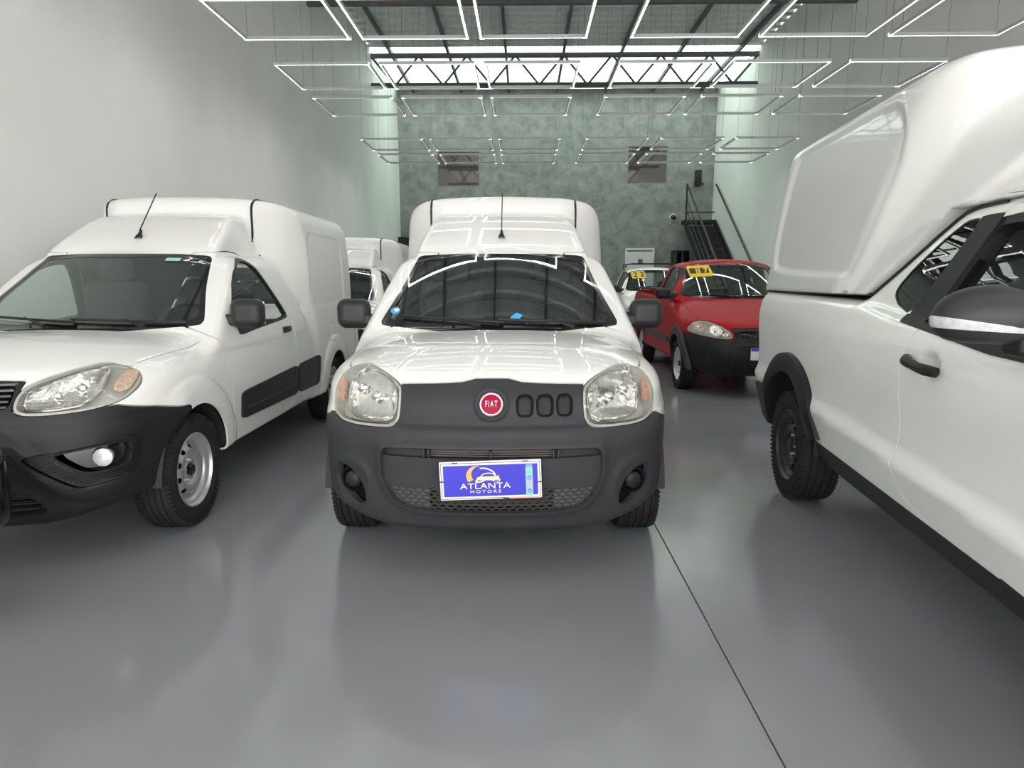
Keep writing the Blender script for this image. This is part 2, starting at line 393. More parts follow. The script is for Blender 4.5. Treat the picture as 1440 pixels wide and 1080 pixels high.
jx = [XL, -.0-3.9+.6, .698, XR]; jx = [XL, .698, XR]; jy = [YF, 1.0, 6.6, 12.2, 17.8, YB]; g = .0022
for i in range(2):
    for j in range(5):
        V, Fs = bevbox(((jx[i]+jx[i+1])/2, (jy[j]+jy[j+1])/2, -.01), ((jx[i+1]-jx[i])/2-g, (jy[j+1]-jy[j])/2-g, .01), .0015, 1)
        add_vf(MB(), V, Fs).build('floor_slab', 'epoxy', fl)
struct('wall_left', [((XL-.1, (YF+YB)/2, ZC/2), (.1, (YB-YF)/2, ZC/2))], 'wall')
struct('wall_right', [((XR+.1, (YF+YB)/2, ZC/2), (.1, (YB-YF)/2, ZC/2))], 'wall')
struct('wall_light_block', [(((XL+XR)/2, YF-.1, (4.3+ZC)/2), ((XR-XL)/2, .1, (ZC-4.3)/2))], 'wall')   # unseen lintel over the open street front, added to cut daylight on the bonnets
# back wall with two office windows
def bx(px, y=YB):      # photo column -> hall x on the back wall
    return (px-720)/925*y*1.028/1.0 - .0175*y
W1 = (-2.68, -1.36, 4.14, 5.22); W2 = (3.16, 4.40, 4.22, 5.36)
w = []
xs = [XL, W1[0], W1[1], W2[0], W2[1], XR]
for i in range(5):
    hole = {1: W1, 3: W2}.get(i); c = (xs[i]+xs[i+1])/2; hw = (xs[i+1]-xs[i])/2
    if hole: w += [((c, YB+.1, hole[2]/2), (hw, .1, hole[2]/2)), ((c, YB+.1, (hole[3]+ZC)/2), (hw, .1, (ZC-hole[3])/2))]
    else: w += [((c, YB+.1, ZC/2), (hw, .1, ZC/2))]
struct('wall_back', w, 'conc')
for k, (a, b_, c, d) in enumerate((W1, W2)):
    f = struct('window_%d' % (k+1), [((a+.02, YB+.03, (c+d)/2), (.02, .03, (d-c)/2)), ((b_-.02, YB+.03, (c+d)/2), (.02, .03, (d-c)/2)), (((a+b_)/2, YB+.03, c+.02), ((b_-a)/2-.04, .03, .02)), (((a+b_)/2, YB+.03, d-.02), ((b_-a)/2-.04, .03, .02))], 'wframe')
    struct('pane', [(((a+b_)/2, YB+.05, (c+d)/2), ((b_-a)/2-.03, .004, (d-c)/2-.03))], 'darkglass', f, None)
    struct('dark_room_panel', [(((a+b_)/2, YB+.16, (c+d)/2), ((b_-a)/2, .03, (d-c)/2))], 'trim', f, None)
# roof: corrugated sheet, purlins and trusses
n = 0; Y = YF; V = []; F = []; per = .36
prof = [(0, 0), (.20, 0), (.24, .05), (.32, .05)]
ys = []
while Y < YB:
    ys += [(Y+a, b_) for a, b_ in prof]; Y += per
SKY = (17.2, 20.4)                      # band of translucent roof sheets
for y, z in ys: V += [(XL, y, ZC+z), (XR, y, ZC+z)]
F = [[2*i, 2*i+2, 2*i+3, 2*i+1] for i in range(len(ys)-1) if not (SKY[0] < ys[i][0] < SKY[1])]
V = np.array(V); Vt = V+np.array([0, 0, .02]); k = len(V)
o = MB().add(np.concatenate([V, Vt]), np.concatenate([np.array(F), np.array(F)[:, ::-1]+k])).build('ceiling', 'roof', ang=10); place(o); o['kind'] = 'structure'
sk = MB().add([(XL, SKY[0]-.1, ZC+.06), (XR, SKY[0]-.1, ZC+.06), (XR, SKY[1]+.4, ZC+.06), (XL, SKY[1]+.4, ZC+.06)], [[0, 1, 2, 3]]).build('window_3', glass('translucent_roof_sheet', (.62, .76, .68), 1.3)); place(sk); sk['kind'] = 'structure'
struct('trim_1', [((x, (YF+YB)/2, ZC-.06), (.03, (YB-YF)/2, .05)) for x in np.linspace(XL+.5, XR-.5, 7)], 'steelgrey')
for k, y in enumerate((-2.6, 2.5, 7.5, 12.5, 17.5)):
    mb = MB()
    for z in (ZC-.16, ZC-.86): V, F = box_vf(((XL+XR)/2, y, z), ((XR-XL)/2, .05, .05)); mb.add(V, F)
    xs = np.linspace(XL, XR, 17)
    for i in range(16):
        a, b_ = ((xs[i], y, ZC-.86), (xs[i+1], y, ZC-.16)) if i % 2 else ((xs[i], y, ZC-.16), (xs[i+1], y, ZC-.86))
        add_tube(mb, [a, b_], .028, 6)
    o = mb.build('trim_%d' % (k+2), 'steelgrey'); place(o); o['kind'] = 'structure'
# white door, sign and small wall fittings at the back
d = struct('door_1', [((3.62, YB-.025, 1.09), (.39, .02, 1.09))], 'doorw')
struct('door_frame', [((3.62-.42, YB-.03, 1.11), (.03, .035, 1.11)), ((3.62+.42, YB-.03, 1.11), (.03, .035, 1.11)), ((3.62, YB-.03, 2.25), (.45, .035, .03))], 'doorw', d, None)
struct('door_sign', [((3.64, YB-.055, 1.88), (.07, .008, .07))], 'steelgrey', d, None)
# ceiling lights: rectangular hanging strip frames
lx, ly, pw, phh = .59, .52, .015, .018
def light_proto(led='led'):
    root = empty('ceiling_light')
    mb = MB()
    for q in (-1, 1):                       # downward-open channels: two lips and a top plate each
        for c, h in (((0, q*ly-pw, 0), (lx, .002, phh)), ((0, q*ly+pw, 0), (lx, .002, phh)), ((0, q*ly, phh), (lx, pw, .002)),
                     ((q*(lx-pw)-pw, 0, 0), (.002, ly-pw, phh)), ((q*(lx-pw)+pw, 0, 0), (.002, ly-pw, phh)), ((q*(lx-pw), 0, phh), (pw, ly-pw, .002))):
            V, F = box_vf(c, h); mb.add(V, F)
    mb.build('frame', 'alu', root)
    mb = MB()                               # black strips added inside the lips to hide the glow at low angles
    for q in (-1, 1):
        for c, h in (((0, q*ly-pw+.003, -phh*.72), (lx-.05, .0008, phh*.28)), ((0, q*ly+pw-.003, -phh*.72), (lx-.05, .0008, phh*.28)),
                     ((q*(lx-pw)-pw+.003, 0, -phh*.72), (.0008, ly-pw-.01, phh*.28)), ((q*(lx-pw)+pw-.003, 0, -phh*.72), (.0008, ly-pw-.01, phh*.28))):
            V, F = box_vf(c, h); mb.add(V, F)
        for k in range(-19, 20): V, F = box_vf((q*(lx-pw), k*.025, -phh*.84), (pw-.004, .0006, phh*.17)); mb.add(V, F)      # louvres added to dim the side strips seen at low angles
    mb.build('glow_blocker', 'blackmetal', root)
    for c, h in (((0, -ly, -phh*.5), (lx-.004, pw-.003, .003)), ((0, ly, -phh*.5), (lx-.004, pw-.005, .003)), ((-lx+pw, 0, -phh*.5), (pw-.003, ly-pw, .003)), ((lx-pw, 0, -phh*.5), (pw-.003, ly-pw, .003))):
        V, F = box_vf(c, h); MB().add(V, F).build('led_strip', led, root)
    for sx in (-1, 1):
        for sy in (-1, 1): add_tube(MB(), [(sx*(lx-.03), sy*ly, phh), (sx*(lx-.03), sy*ly, ZC-.1-ZL)], .002, 4).build('hanging_wire', 'steelgrey', root)
    return root
ZL = 3.92; LP = None; LQ = None
cols = [-2.50, -1.20, .10, 1.75, 3.15, 4.55]
ORD = ('first', 'second', 'third', 'fourth', 'fifth', 'sixth', 'seventh', 'eighth')
COLN = ('nearest the van-side wall', 'second from the van-side wall', 'third from the van-side wall', 'third from the stair-side wall', 'second from the stair-side wall', 'nearest the stair-side wall')
for ri, y in enumerate((14.97, 13.45, 10.6, 9.1, 7.2, 5.75, 1.2, -.3)):
    for ci, x in enumerate(cols):
        if LP is None: LP = light_proto(); o = LP
        else: o = deep(LP)
        o.location = (x*math.cos(RZ)-y*math.sin(RZ), x*math.sin(RZ)+y*math.cos(RZ), ZL); o.rotation_euler = (0, 0, RZ)
        tag(o, 'rectangular light frame, %s row out from cement wall, %s' % (ORD[ri], COLN[ci]), 'ceiling light', 'lit rectangular light frames')
# black stair with handrails in the right-hand back corner
st = empty('staircase', label='black steel staircase with thin handrails climbing towards the grey cement wall', cat='staircase'); place(st)
SX0, SX1, YT, ZT = XR-.92, XR-.06, 20.5, 3.05; YBm = 15.9
ns = 16
for i in range(ns):
    t = (i+.5)/ns; V, Fs = bevbox(((SX0+SX1)/2, YBm+(YT-YBm)*t, ZT*(i+1)/(ns+1)), ((SX1-SX0)/2, .15, .02), .004, 1); tr = add_vf(MB(), V, Fs).build('tread', 'blackmetal', st)
    V, F = box_vf(((SX0+SX1)/2, YBm+(YT-YBm)*t-.14, ZT*(i+.5)/(ns+1)), ((SX1-SX0)/2, .006, ZT/(ns+1)/2)); MB().add(V, F).build('riser', 'blackmetal', tr)
for x in (SX0, SX1):
    Vp, Fp = prism([(YBm-.12, 0), (YBm+.15, 0), (YT+.02, ZT-.22), (YT+.02, ZT+.04), (YT-.1, ZT+.04)], -.02, .02); Vp = np.c_[Vp[:, 1]+x, Vp[:, 0], Vp[:, 2]]
    add_vf(MB(), Vp, Fp).build('stringer', 'blackmetal', st)
V, F = box_vf(((SX0+SX1)/2, (YT+YB)/2, ZT), ((SX1-SX0)/2+.02, (YB-YT)/2, .05)); MB().add(V, F).build('landing', 'blackmetal', st)
for x in (SX0, SX1):
    mb = MB(); add_tube(mb, [(x, YBm, .95), (x, YT-.1, ZT+1.02), (x, YT, ZT+1.08)], .026, 6); mb.build('handrail', 'blackmetal', st)
    if x == SX0:
        for dz in (.3, .6): add_tube(MB(), [(x, YBm, dz), (x, YT, ZT+dz+.05)], .014, 6).build('rail_bar', 'blackmetal', st)
        add_tube(MB(), [(x, YT, ZT), (x, YT, ZT+1.1)], .026, 6).build('post', 'blackmetal', st)
        add_tube(MB(), [(x, YBm, 0), (x, YBm, .97)], .026, 6).build('post', 'blackmetal', st)
add_tube(MB(), [(SX0, YT+.05, ZT+.28), (SX1, YT+.05, ZT+.28)], .016, 6).build('rail_bar', 'blackmetal', st)
# wall speaker, security camera, black cupboard
def wallthing(name, label, cat): return place(empty(name, label=label, cat=cat))
sp = wallthing('wall_speaker', 'small black box speaker on bracket above the stair top', 'speaker')
V, Fs = bevbox((5.30, YB-.16, 4.36), (.09, .08, .24), .015); add_vf(MB(), V, Fs).build('cabinet', 'blackmetal', sp)
add_tube(MB(), [(5.36, YB-.01, 4.24), (5.36, YB-.09, 4.24), (5.50, YB-.09, 4.2)], .02, 6).build('bracket', 'blackmetal', sp)
cc = wallthing('security_camera', 'small white dome camera on the grey cement wall', 'camera')
V, F = lathe_x([(0, .001), (0, .11), (-.05, .11), (-.06, .09)], 20); V = np.c_[V[:, 1], V[:, 0], V[:, 2]]+np.array([4.62, YB, 3.22]); MB().add(V, F[:, ::-1]).build('base', 'doorw', cc)
V, F = lathe_x([(-.05, .085), (-.10, .07), (-.13, .04), (-.14, .001)], 20); V = np.c_[V[:, 1], V[:, 0], V[:, 2]]+np.array([4.62, YB, 3.22]); MB().add(V, F[:, ::-1]).build('dome', 'gloss', cc)
cb = wallthing('black_cupboard', 'tall black metal cupboard beside the stair and the white door', 'cupboard')
V, Fs = bevbox((5.02-.2, YB-.25, 1.1), (.24, .2, 1.1), .01); add_vf(MB(), V, Fs).build('body', 'blackmetal', cb)
for s in (-1, 1):
    V, Fs = bevbox((4.82+s*.118, YB-.46, 1.12), (.113, .012, 1.04), .006); dd = add_vf(MB(), V, Fs).build('door', 'gloss', cb)
    add_tube(MB(), [(4.82+s*.03, YB-.49, 1.0), (4.82+s*.03, YB-.49, 1.2)], .008, 6).build('handle', 'chrome', dd)
cb2 = wallthing('black_cupboard', 'tall black metal cupboard in the wall corner behind the vans', 'cupboard')
V, Fs = bevbox((XL+.32, YB-.28, 1.3), (.30, .24, 1.3), .01); add_vf(MB(), V, Fs).build('body', 'blackmetal', cb2)
for s in (-1, 1):
    V, Fs = bevbox((XL+.32+s*.148, YB-.53, 1.3), (.143, .012, 1.24), .006); dd = add_vf(MB(), V, Fs).build('door', 'gloss', cb2)
    add_tube(MB(), [(XL+.32+s*.03, YB-.56, 1.1), (XL+.32+s*.03, YB-.56, 1.35)], .008, 6).build('handle', 'chrome', dd)
# ------------------------------------------------------------------ vehicle parts shared by all
def tyre_profile(Rt, w, rr):
    h = w/2; P = [(-h*.80, rr-.004), (-h*.97, rr+.012), (-h*1.05, rr+(Rt-rr)*.45), (-h*.98, Rt-.028), (-h*.86, Rt-.009), (-h*.74, Rt-.003)]
    for gx in (-.5, -.17, .17, .5):
        c = gx*h*1.1; P += [(c-.005, Rt), (c-.003, Rt-.008), (c+.003, Rt-.008), (c+.005, Rt)]
    P += [(h*.74, Rt-.003), (h*.86, Rt-.009), (h*.98, Rt-.028), (h*1.05, rr+(Rt-rr)*.45), (h*.97, rr+.012), (h*.80, rr-.004)]
    return P
def wheel_proto(Rt, w, rr, style):
    V, F = lathe_x(tyre_profile(Rt, w, rr), 64); mb = MB().add(V, F[:, ::-1])
    nb = 72                                              # shoulder blocks on both tread edges
    for s in (-1, 1):
        for k in range(nb):
            a = 2*math.pi*k/nb; bv, bf = box_vf((s*w*.445, 0, Rt-.012), (.011, .0075, .0085)); bv = rot_about(bv, 1, s*R(22), (s*w*.445, 0, Rt-.012)); mb.add(rot_about(bv, 0, a), bf)
    ty = mb.build('wheel', 'rubber')
    # pressed steel disc with vent holes
    k = rr/.19; o = w/2-.012
    g = pch([.0, .034*k, .040*k, .062*k, .082*k, .105*k, .14*k, .152*k, .158*k, .172*k, .180*k, .188*k, .19*k], [o-.028, o-.028, o-.036, o-.036, o-.020, o-.012, o-.034, o-.040, o-.028, o-.014, o-.010, o+.004, o+.008])
    f = lambda x, y, z: x-g(np.sqrt(y*y+z*z+1e-9))
    na, rads = 96, np.array([.012, .025, .033, .036, .040, .05, .062, .072, .082, .092, .1, .108, .116, .124, .132, .14, .146, .152, .158, .165, .172, .18, .185, .19])*k
    a = np.arange(na)*2*math.pi/na; yy = rads[:, None]*np.cos(a); zz = rads[:, None]*np.sin(a); xx = g(np.hypot(yy, zz)); V = np.stack([xx, yy, zz], 2).reshape(-1, 3)
    T = []
    for i in range(len(rads)-1):
        for j in range(na):
            p, q, r_, s_ = i*na+j, i*na+(j+1) % na, (i+1)*na+(j+1) % na, (i+1)*na+j; T += [(p, r_, q), (p, s_, r_)]
    T = np.array(T)[:, ::-1]
    nh = 10 if style != 'black' else 12
    def holes(V):
        d = np.full(len(V), 1e9)
        for q in range(nh):
            t = 2*math.pi*(q+.5)/nh; c, s = math.cos(t), math.sin(t); u = V[:, 1]*c+V[:, 2]*s-.124*k; v = -V[:, 1]*s+V[:, 2]*c
            d = np.minimum(d, (np.sqrt((u/1.0)**2+(v/1.35)**2)-.0125*k))
        return d
    _, M = cut((V, T), holes)
    N = normals(f, M[0])
    if (N[:, 0] < 0).mean() > .5: pass
    rm = shell(MB(), M, f, .005).build('rim', ['blackrim' if style == 'black' else 'steel']*2, ty, custom=True)
    V, F = lathe_x([(o-.06, rr-.003), (-o+.01, rr-.003), (-o+.01, .05), (o-.075, .05)], 40); MB().add(V, F).build('brake_drum', 'blackrim', ty)
    V, F = lathe_x([(o-.03, .034*k), (o-.014, .033*k), (o-.008, .026*k), (o-.006, .001)], 24); MB().add(V, F[:, ::-1]).build('hub_cap', 'gloss' if style != 'black' else 'blackrim', ty)
    for q in range(4):
        t = R(45+90*q); V, F = lathe_x([(o-.036, .009), (o-.020, .009), (o-.018, .006), (o-.018, .001)], 6, (0, .052*k*math.cos(t), .052*k*math.sin(t))); MB().add(V, F[:, ::-1]).build('wheel_nut', 'steel', ty)
    return ty
def put_wheels(root, proto, half, ys, Rt):
    first = True
    for y in ys:
        for s in (-1, 1):
            w = proto if first else deep(proto, root); first = False
            w.parent = root; w.location = (s*half, y, Rt); w.rotation_euler = (R(17*(y+s)), 0, 0 if s > 0 else math.pi)
def wells(root, ys, Rt, r, x0, x1):
    for y in ys:
        for s in (-1, 1):
            a = np.linspace(.12, math.pi-.05, 26); mb = MB(); A = np.stack([np.full(26, s*x0), y+r*np.cos(a), Rt+r*np.sin(a)], 1); B = A.copy(); B[:, 0] = s*x1
            q = [[i, i+1, i+27, i+26] for i in range(25)]; mb.add(np.concatenate([A, B]), np.array(q if s < 0 else [x[::-1] for x in q]))
            c = np.array([[s*x0, y, Rt]]); mb.add(np.concatenate([A, c]), np.array([[i, i+1, 26] for i in range(25)])); mb.build('wheel_well', 'trim', root)
def surf_y(f, x, z, y0=-.3, y1=1.6, n=320):
    """first crossing of the body surface going back from the nose at each (x, z)"""
    x = np.atleast_1d(np.asarray(x, float)); z = np.atleast_1d(np.asarray(z, float)); ys = np.linspace(y0, y1, n)
    G = f(x[:, None], ys[None, :], z[:, None]) < 0; i = np.argmax(G, 1); lo = ys[np.maximum(i-1, 0)]; hi = ys[i]
    for _ in range(18):
        m = (lo+hi)/2; v = f(x, m, z) < 0; hi = np.where(v, m, hi); lo = np.where(v, lo, m)
    return (lo+hi)/2
def surf_x(f, y, z, s=1, x1=1.1):
    y = np.atleast_1d(np.asarray(y, float)); z = np.atleast_1d(np.asarray(z, float)); xs = np.linspace(x1, .2, 240)
    G = f(xs[None, :]*s, y[:, None], z[:, None]) < 0; i = np.argmax(G, 1); lo = xs[np.maximum(i-1, 0)]; hi = xs[i]
    for _ in range(18):
        m = (lo+hi)/2; v = f(m*s, y, z) < 0; hi = np.where(v, m, hi); lo = np.where(v, lo, m)
    return s*(lo+hi)/2
def drape(V, f, off=0., y0=-.3, y1=1.6):
    """V: flat (x, d, z); d = height above the surface (towards -y)"""
    V = np.array(V); V[:, 1] = surf_y(f, V[:, 0], V[:, 2], y0, y1)+off+V[:, 1]; return V
def hexmesh(f, inside, cell, off, bar, dep, xr, zr, squash=.62):
    mb = MB(); dx = cell*math.sqrt(3)/2*1.15; segs = set()
    nx = int((xr[1]-xr[0])/dx)+2; nz = int((zr[1]-zr[0])/(cell*.75*squash))+2
    for j in range(-1, nz):
        for i in range(-1, nx):
            cx = xr[0]+dx*(i+(.5 if j % 2 else 0)); cz = zr[0]+j*cell*.75*squash
            P = [(round(cx+dx/2*a, 4), round(cz+cell/2*squash*b, 4)) for a, b in ((0, 1), (1, .5), (1, -.5), (0, -1), (-1, -.5), (-1, .5))]
            for a in range(6):
                p, q = P[a], P[(a+1) % 6]; segs.add((min(p, q), max(p, q)))
    S = np.array(sorted(segs)); mid = S.mean(1); ok = inside(mid[:, 0], mid[:, 1]) < 0; S = S[ok]
    if len(S) == 0: return mb
    A, B = S[:, 0], S[:, 1]; d = B-A; L = np.linalg.norm(d, axis=1, keepdims=True)+1e-9; nrm = np.stack([-d[:, 1], d[:, 0]], 1)/L*bar/2
    ya = surf_y(f, A[:, 0], A[:, 1])+off; yb = surf_y(f, B[:, 0], B[:, 1])+off; V = []
    for P, Y, sg in ((A, ya, 1), (A, ya, -1), (B, yb, -1), (B, yb, 1)):
        for dd in (0, dep): V.append(np.stack([P[:, 0]+sg*nrm[:, 0], Y+dd, P[:, 1]+sg*nrm[:, 1]], 1))
    V = np.stack(V, 1).reshape(-1, 3); base = np.arange(len(S))[:, None]*8
    for q in ([0, 2, 4, 6], [0, 1, 3, 2], [4, 5, 7, 6]): mb.F.append((base+np.array([q]), 0))
    mb.V.append(V); mb.N.append(np.zeros_like(V)); mb.n = len(V); return mb
def wipers(root, f, specs, y0=.9, y1=2.2):
    for (x0, z0), (x1, z1), (px, pz) in specs:
        t = np.linspace(0, 1, 9); x = x0+(x1-x0)*t; z = z0+(z1-z0)*t; y = surf_y(f, x, z, y0, y1)
        mb = MB(); add_tube(mb, np.c_[x, y-.016, z+.004], .0075, 6); wi = mb.build('wiper', 'plastic', root)
        xm, zm = (x0+x1)/2, (z0+z1)/2; t = np.linspace(0, 1, 6); xx = px+(xm-px)*t; zz = pz+(zm-pz)*t; yy = surf_y(f, xx, zz, y0, y1)
        add_tube(MB(), np.c_[xx, yy-.03, zz+.012], [.013, .012, .010, .008, .007, .006], 6).build('wiper_arm', 'plastic', wi)
def mirror_pair(root, c, hx, r, m, door_x, lamp=False):
    for s in (-1, 1):
        cc = (s*c[0], c[1], c[2]); b = rbox(cc, hx, r); f0 = lambda x, y, z: smax(b(x, y, z), (y-(c[1]+.055)), .02)
        h = sdf_part('side_mirror', f0, (cc[0]-hx[0], c[1]-hx[1], c[2]-hx[2]), (cc[0]+hx[0], c[1]+hx[1], c[2]+hx[2]), .012, m, root)
        V, Fs = bevbox((s*c[0], c[1]+.058, c[2]), (hx[0]*.82, .006, hx[2]*.78), .005); add_vf(MB(), V, Fs).build('mirror_glass', 'mirror', h)
        x0, x1 = s*(door_x-.02), s*(c[0]-hx[0]*.1); g = rbox(((x0+x1)/2, c[1]-.015, c[2]-hx[2]*.42), (abs(x1-x0)/2, .036, .034), .02)
        sdf_part('mirror_arm', g, (min(x0, x1), c[1]-.055, c[2]-hx[2]*.42-.04), (max(x0, x1), c[1]+.025, c[2]-hx[2]*.42+.04), .012, m, h)
def interior(root, ymid, zs, wd, bulk_y, floor=.35, roofz=1.42):
    f = lambda x, y, z: smax(rbox((0, ymid[0]+.22, zs-.16), (wd, .26, .13), .06)(x, y, z), -1e3, .01)
    sdf_part('dashboard', f, (-wd, ymid[0]-.05, zs-.3), (wd, ymid[0]+.5, zs), .035, 'trim', root)
    c = np.array([.34, ymid[0]+.50, zs-.06]); a = np.linspace(0, 2*math.pi, 33); P = np.stack([.185*np.cos(a), .09*np.sin(a), .165*np.sin(a)], 1)+c
    sw = MB(); add_tube(sw, P, .015, 8); sw = sw.build('steering_wheel', 'plastic', root)
    V, Fs = bevbox(c, (.075, .03, .06), .02); add_vf(MB(), V, Fs).build('hub', 'plastic', sw)
    for dx, dz in ((-.13, .0), (.13, .0), (0, -.11)): add_tube(MB(), [c, c+np.array([dx*1.3, dz*.5, dz*1.2])], .018, 6).build('spoke', 'plastic', sw)
    for s in (-1, 1):
        q = rbox((s*.36, ymid[1]-.22, .62), (.24, .25, .10), .07); st = sdf_part('seat', q, (s*.36-.24, ymid[1]-.47, .52), (s*.36+.24, ymid[1]+.03, .72), .035, 'seat', root)
        q = rbox((s*.36, ymid[1]+.08, .95), (.23, .075, .33), .07); sdf_part('backrest', q, (s*.36-.23, ymid[1], .62), (s*.36+.23, ymid[1]+.155, 1.28), .035, 'seat', st)
        q = rbox((s*.36, ymid[1]+.10, 1.34), (.13, .05, .085), .045); sdf_part('headrest', q, (s*.36-.13, ymid[1]+.05, 1.255), (s*.36+.13, ymid[1]+.15, 1.425), .025, 'seat', st)
    if bulk_y:
        V, Fs = bevbox((0, bulk_y, .95), (.57, .012, .52), .01); add_vf(MB(), V, Fs).build('bulkhead', 'trim', root)
def number_board(root, y, z, tilt):
    """the blue dealer plate"""
    tf = lambda V: rot_about(V, 1, tilt, (0, y, z))
    hw, hh = .203, .079; mb = MB(); V, Fs = bevbox((0, y, z), (hw, .006, hh), .004); pl = add_vf(mb, tf(V), Fs).build('number_plate', 'pwhite', root); pl['label'] = 'blue dealer plate with white border, gold car logo and white lettering'
    def flat(name, P, m, d, t=.0012): return add_prism(MB(), [(a, z+b) for a, b in P][::-1], y-.006-d-t, y-.006-d, tf=tf).build(name, m, pl)
    rc = lambda a, b, c, d: [(a, c), (b, c), (b, d), (a, d)]
    flat('border_line', rc(-.198, .198, -.074, .074), 'steelgrey', 0, .0006); flat('border_band', rc(-.195, .195, -.071, .071), 'pwhite', .0006, .0006)
    flat('blue_field', rc(-.188, .188, -.064, .064), 'blue', .0012)
    flat('pink_edge', rc(.07, .196, -.0775, -.071), 'pink', .0002)
    flat('icon_strip', rc(.140, .168, -.068, .052), 'pcyan', .0026)
    flat('icon_caption', rc(.141, .167, .055, .060), 'pcyan', .0026)
    for zz, m in ((.033, 'pgreen'), (-.018, 'pink')): flat('icon', rc(.147, .161, zz-.008, zz+.008), m, .0040)
    for zz in (.006, -.047):
        a = np.linspace(0, 2*math.pi, 17)[:-1]; flat('icon_ring', [(.154+.0075*math.cos(q), zz+.0085*math.sin(q)) for q in a], 'blue', .0040); flat('icon_disc', [(.154+.0045*math.cos(q), zz+.0055*math.sin(q)) for q in a], 'pcyan', .0054)
    def wr(txt, size, zz, sx, sp, x0=-.022):
        V, Fs = text_vf(txt, size, .0008, sx, sp); V = V+np.array([x0, y-.0095, z+zz]); t = add_vf(MB(), tf(V), Fs).build('lettering', 'pwhite', pl); return t
    wr('ATLANTA', .0330, -.0225, 1.32, 1.05); wr('MOTORS', .0165, -.0455, 1.45, 1.45)
    a = np.linspace(R(215), R(75), 15); o_, i_ = .044, .026
    sw = [(-.052+o_*math.cos(q)*1.0, .020+o_*.95*math.sin(q)) for q in a]; n = len(a)
    sw2 = [(-.046+(i_+.014*k/n)*math.cos(q), .020+(i_+.0165*k/n)*math.sin(q)) for k, q in enumerate(a)]
    flat('logo_swoosh', sw+sw2[::-1], 'pgold', .0026)
    a = np.linspace(R(100), R(25), 14); flat('logo_arc', [(-.030+.058*math.cos(q), .004+.050*math.sin(q)) for q in a]+[(-.032+.056*math.cos(q), .003+.046*math.sin(q)) for q in a[::-1]], 'pwhite', .0034)
    body = [(-.062, -.004), (-.052, .014), (-.040, .018), (-.028, .030), (-.006, .033), (.012, .029), (.024, .018), (.036, .020), (.034, .012), (.040, .002), (.034, -.006), (.018, -.003), (.0, .002), (-.02, .002), (-.036, -.006), (-.055, -.008)]
    flat('logo_car', body[::-1], 'pcream', .0042); flat('logo_window', [(-.036, .018), (-.026, .027), (-.006, .0295), (.011, .026), (.02, .018)][::-1], 'blue', .0056)
    for s in ((-.052, -.036), (.016, .034)): flat('logo_lamp', rc(s[0], s[1], -.001, .003), 'blue', .0056)
    for x, zz in ((-.14, .075), (.14, .075), (-.196, .0), (.196, -.012), (.06, -.076)): flat('tie', rc(x-.012, x+.012, zz-.002, zz+.002), 'pblack', .003)
    return pl
# ------------------------------------------------------------------ the small white box vans
FW = (.80, 3.517)                                   # wheel stations behind the nose
_nz = {'old': pch([.12, .22, .27, .33, .45, .60, .68, .71, .80, .86, .95], [.20, .10, .05, .03, .015, .005, .03, .065, .105, .145, .24]),
       'new': pch([.12, .22, .30, .45, .60, .70, .80, .86, .95], [.20, .10, .04, .01, .02, .05, .10, .15, .24])}
_bow = pch([0, .2, .4, .55, .65, .73, .79, .85], [0, .012, .055, .125, .20, .30, .42, .60])
_wz = pch([.12, .22, .30, .45, .62, .80, .92, 1.0, 1.06], [.72, .765, .785, .803, .812, .806, .792, .775, .752])
_wc = pch([.80, .90, .97, 1.06, 1.24, 1.43, 1.5], [.806, .797, .787, .763, .703, .630, .595])
_wb = pch([.12, .22, .30, .45, .62, .80, .95, 1.2, 1.45, 1.65, 1.8, 1.9], [.72, .765, .785, .803, .812, .808, .803, .798, .788, .768, .742, .72])
_hcp = np.polyfit([.12, .25, .45, .7, 1.06, 1.4], [.846, .896, .946, .983, 1.010, 1.018], 3)
_hc = lambda y: np.polyval(_hcp, np.clip(y, -.1, 1.4))
_hx = lambda a: .085*a**2+.30*a**6
_bf = pch([0, .42, .50, .58, .68, .80], [2.36, 2.37, 2.40, 2.47, 2.60, 2.84])
_fz = pch([1.55, 1.70, 1.76, 1.85, 2.0, 2.15, 2.24, 2.32, 2.45], [1.20, 1.40, 1.475, 1.542, 1.63, 1.705, 1.735, 1.742, 1.735])
_wf = pch([1.40, 1.47, 1.60, 1.74], [.555, .545, .515, .475])
OPEN_A = rnd([(-.44, .612), (.44, .612), (.458, .57), (.458, .47), (.41, .375), (.33, .338), (-.33, .338), (-.41, .375), (-.458, .47), (-.458, .57)], 2, .18)
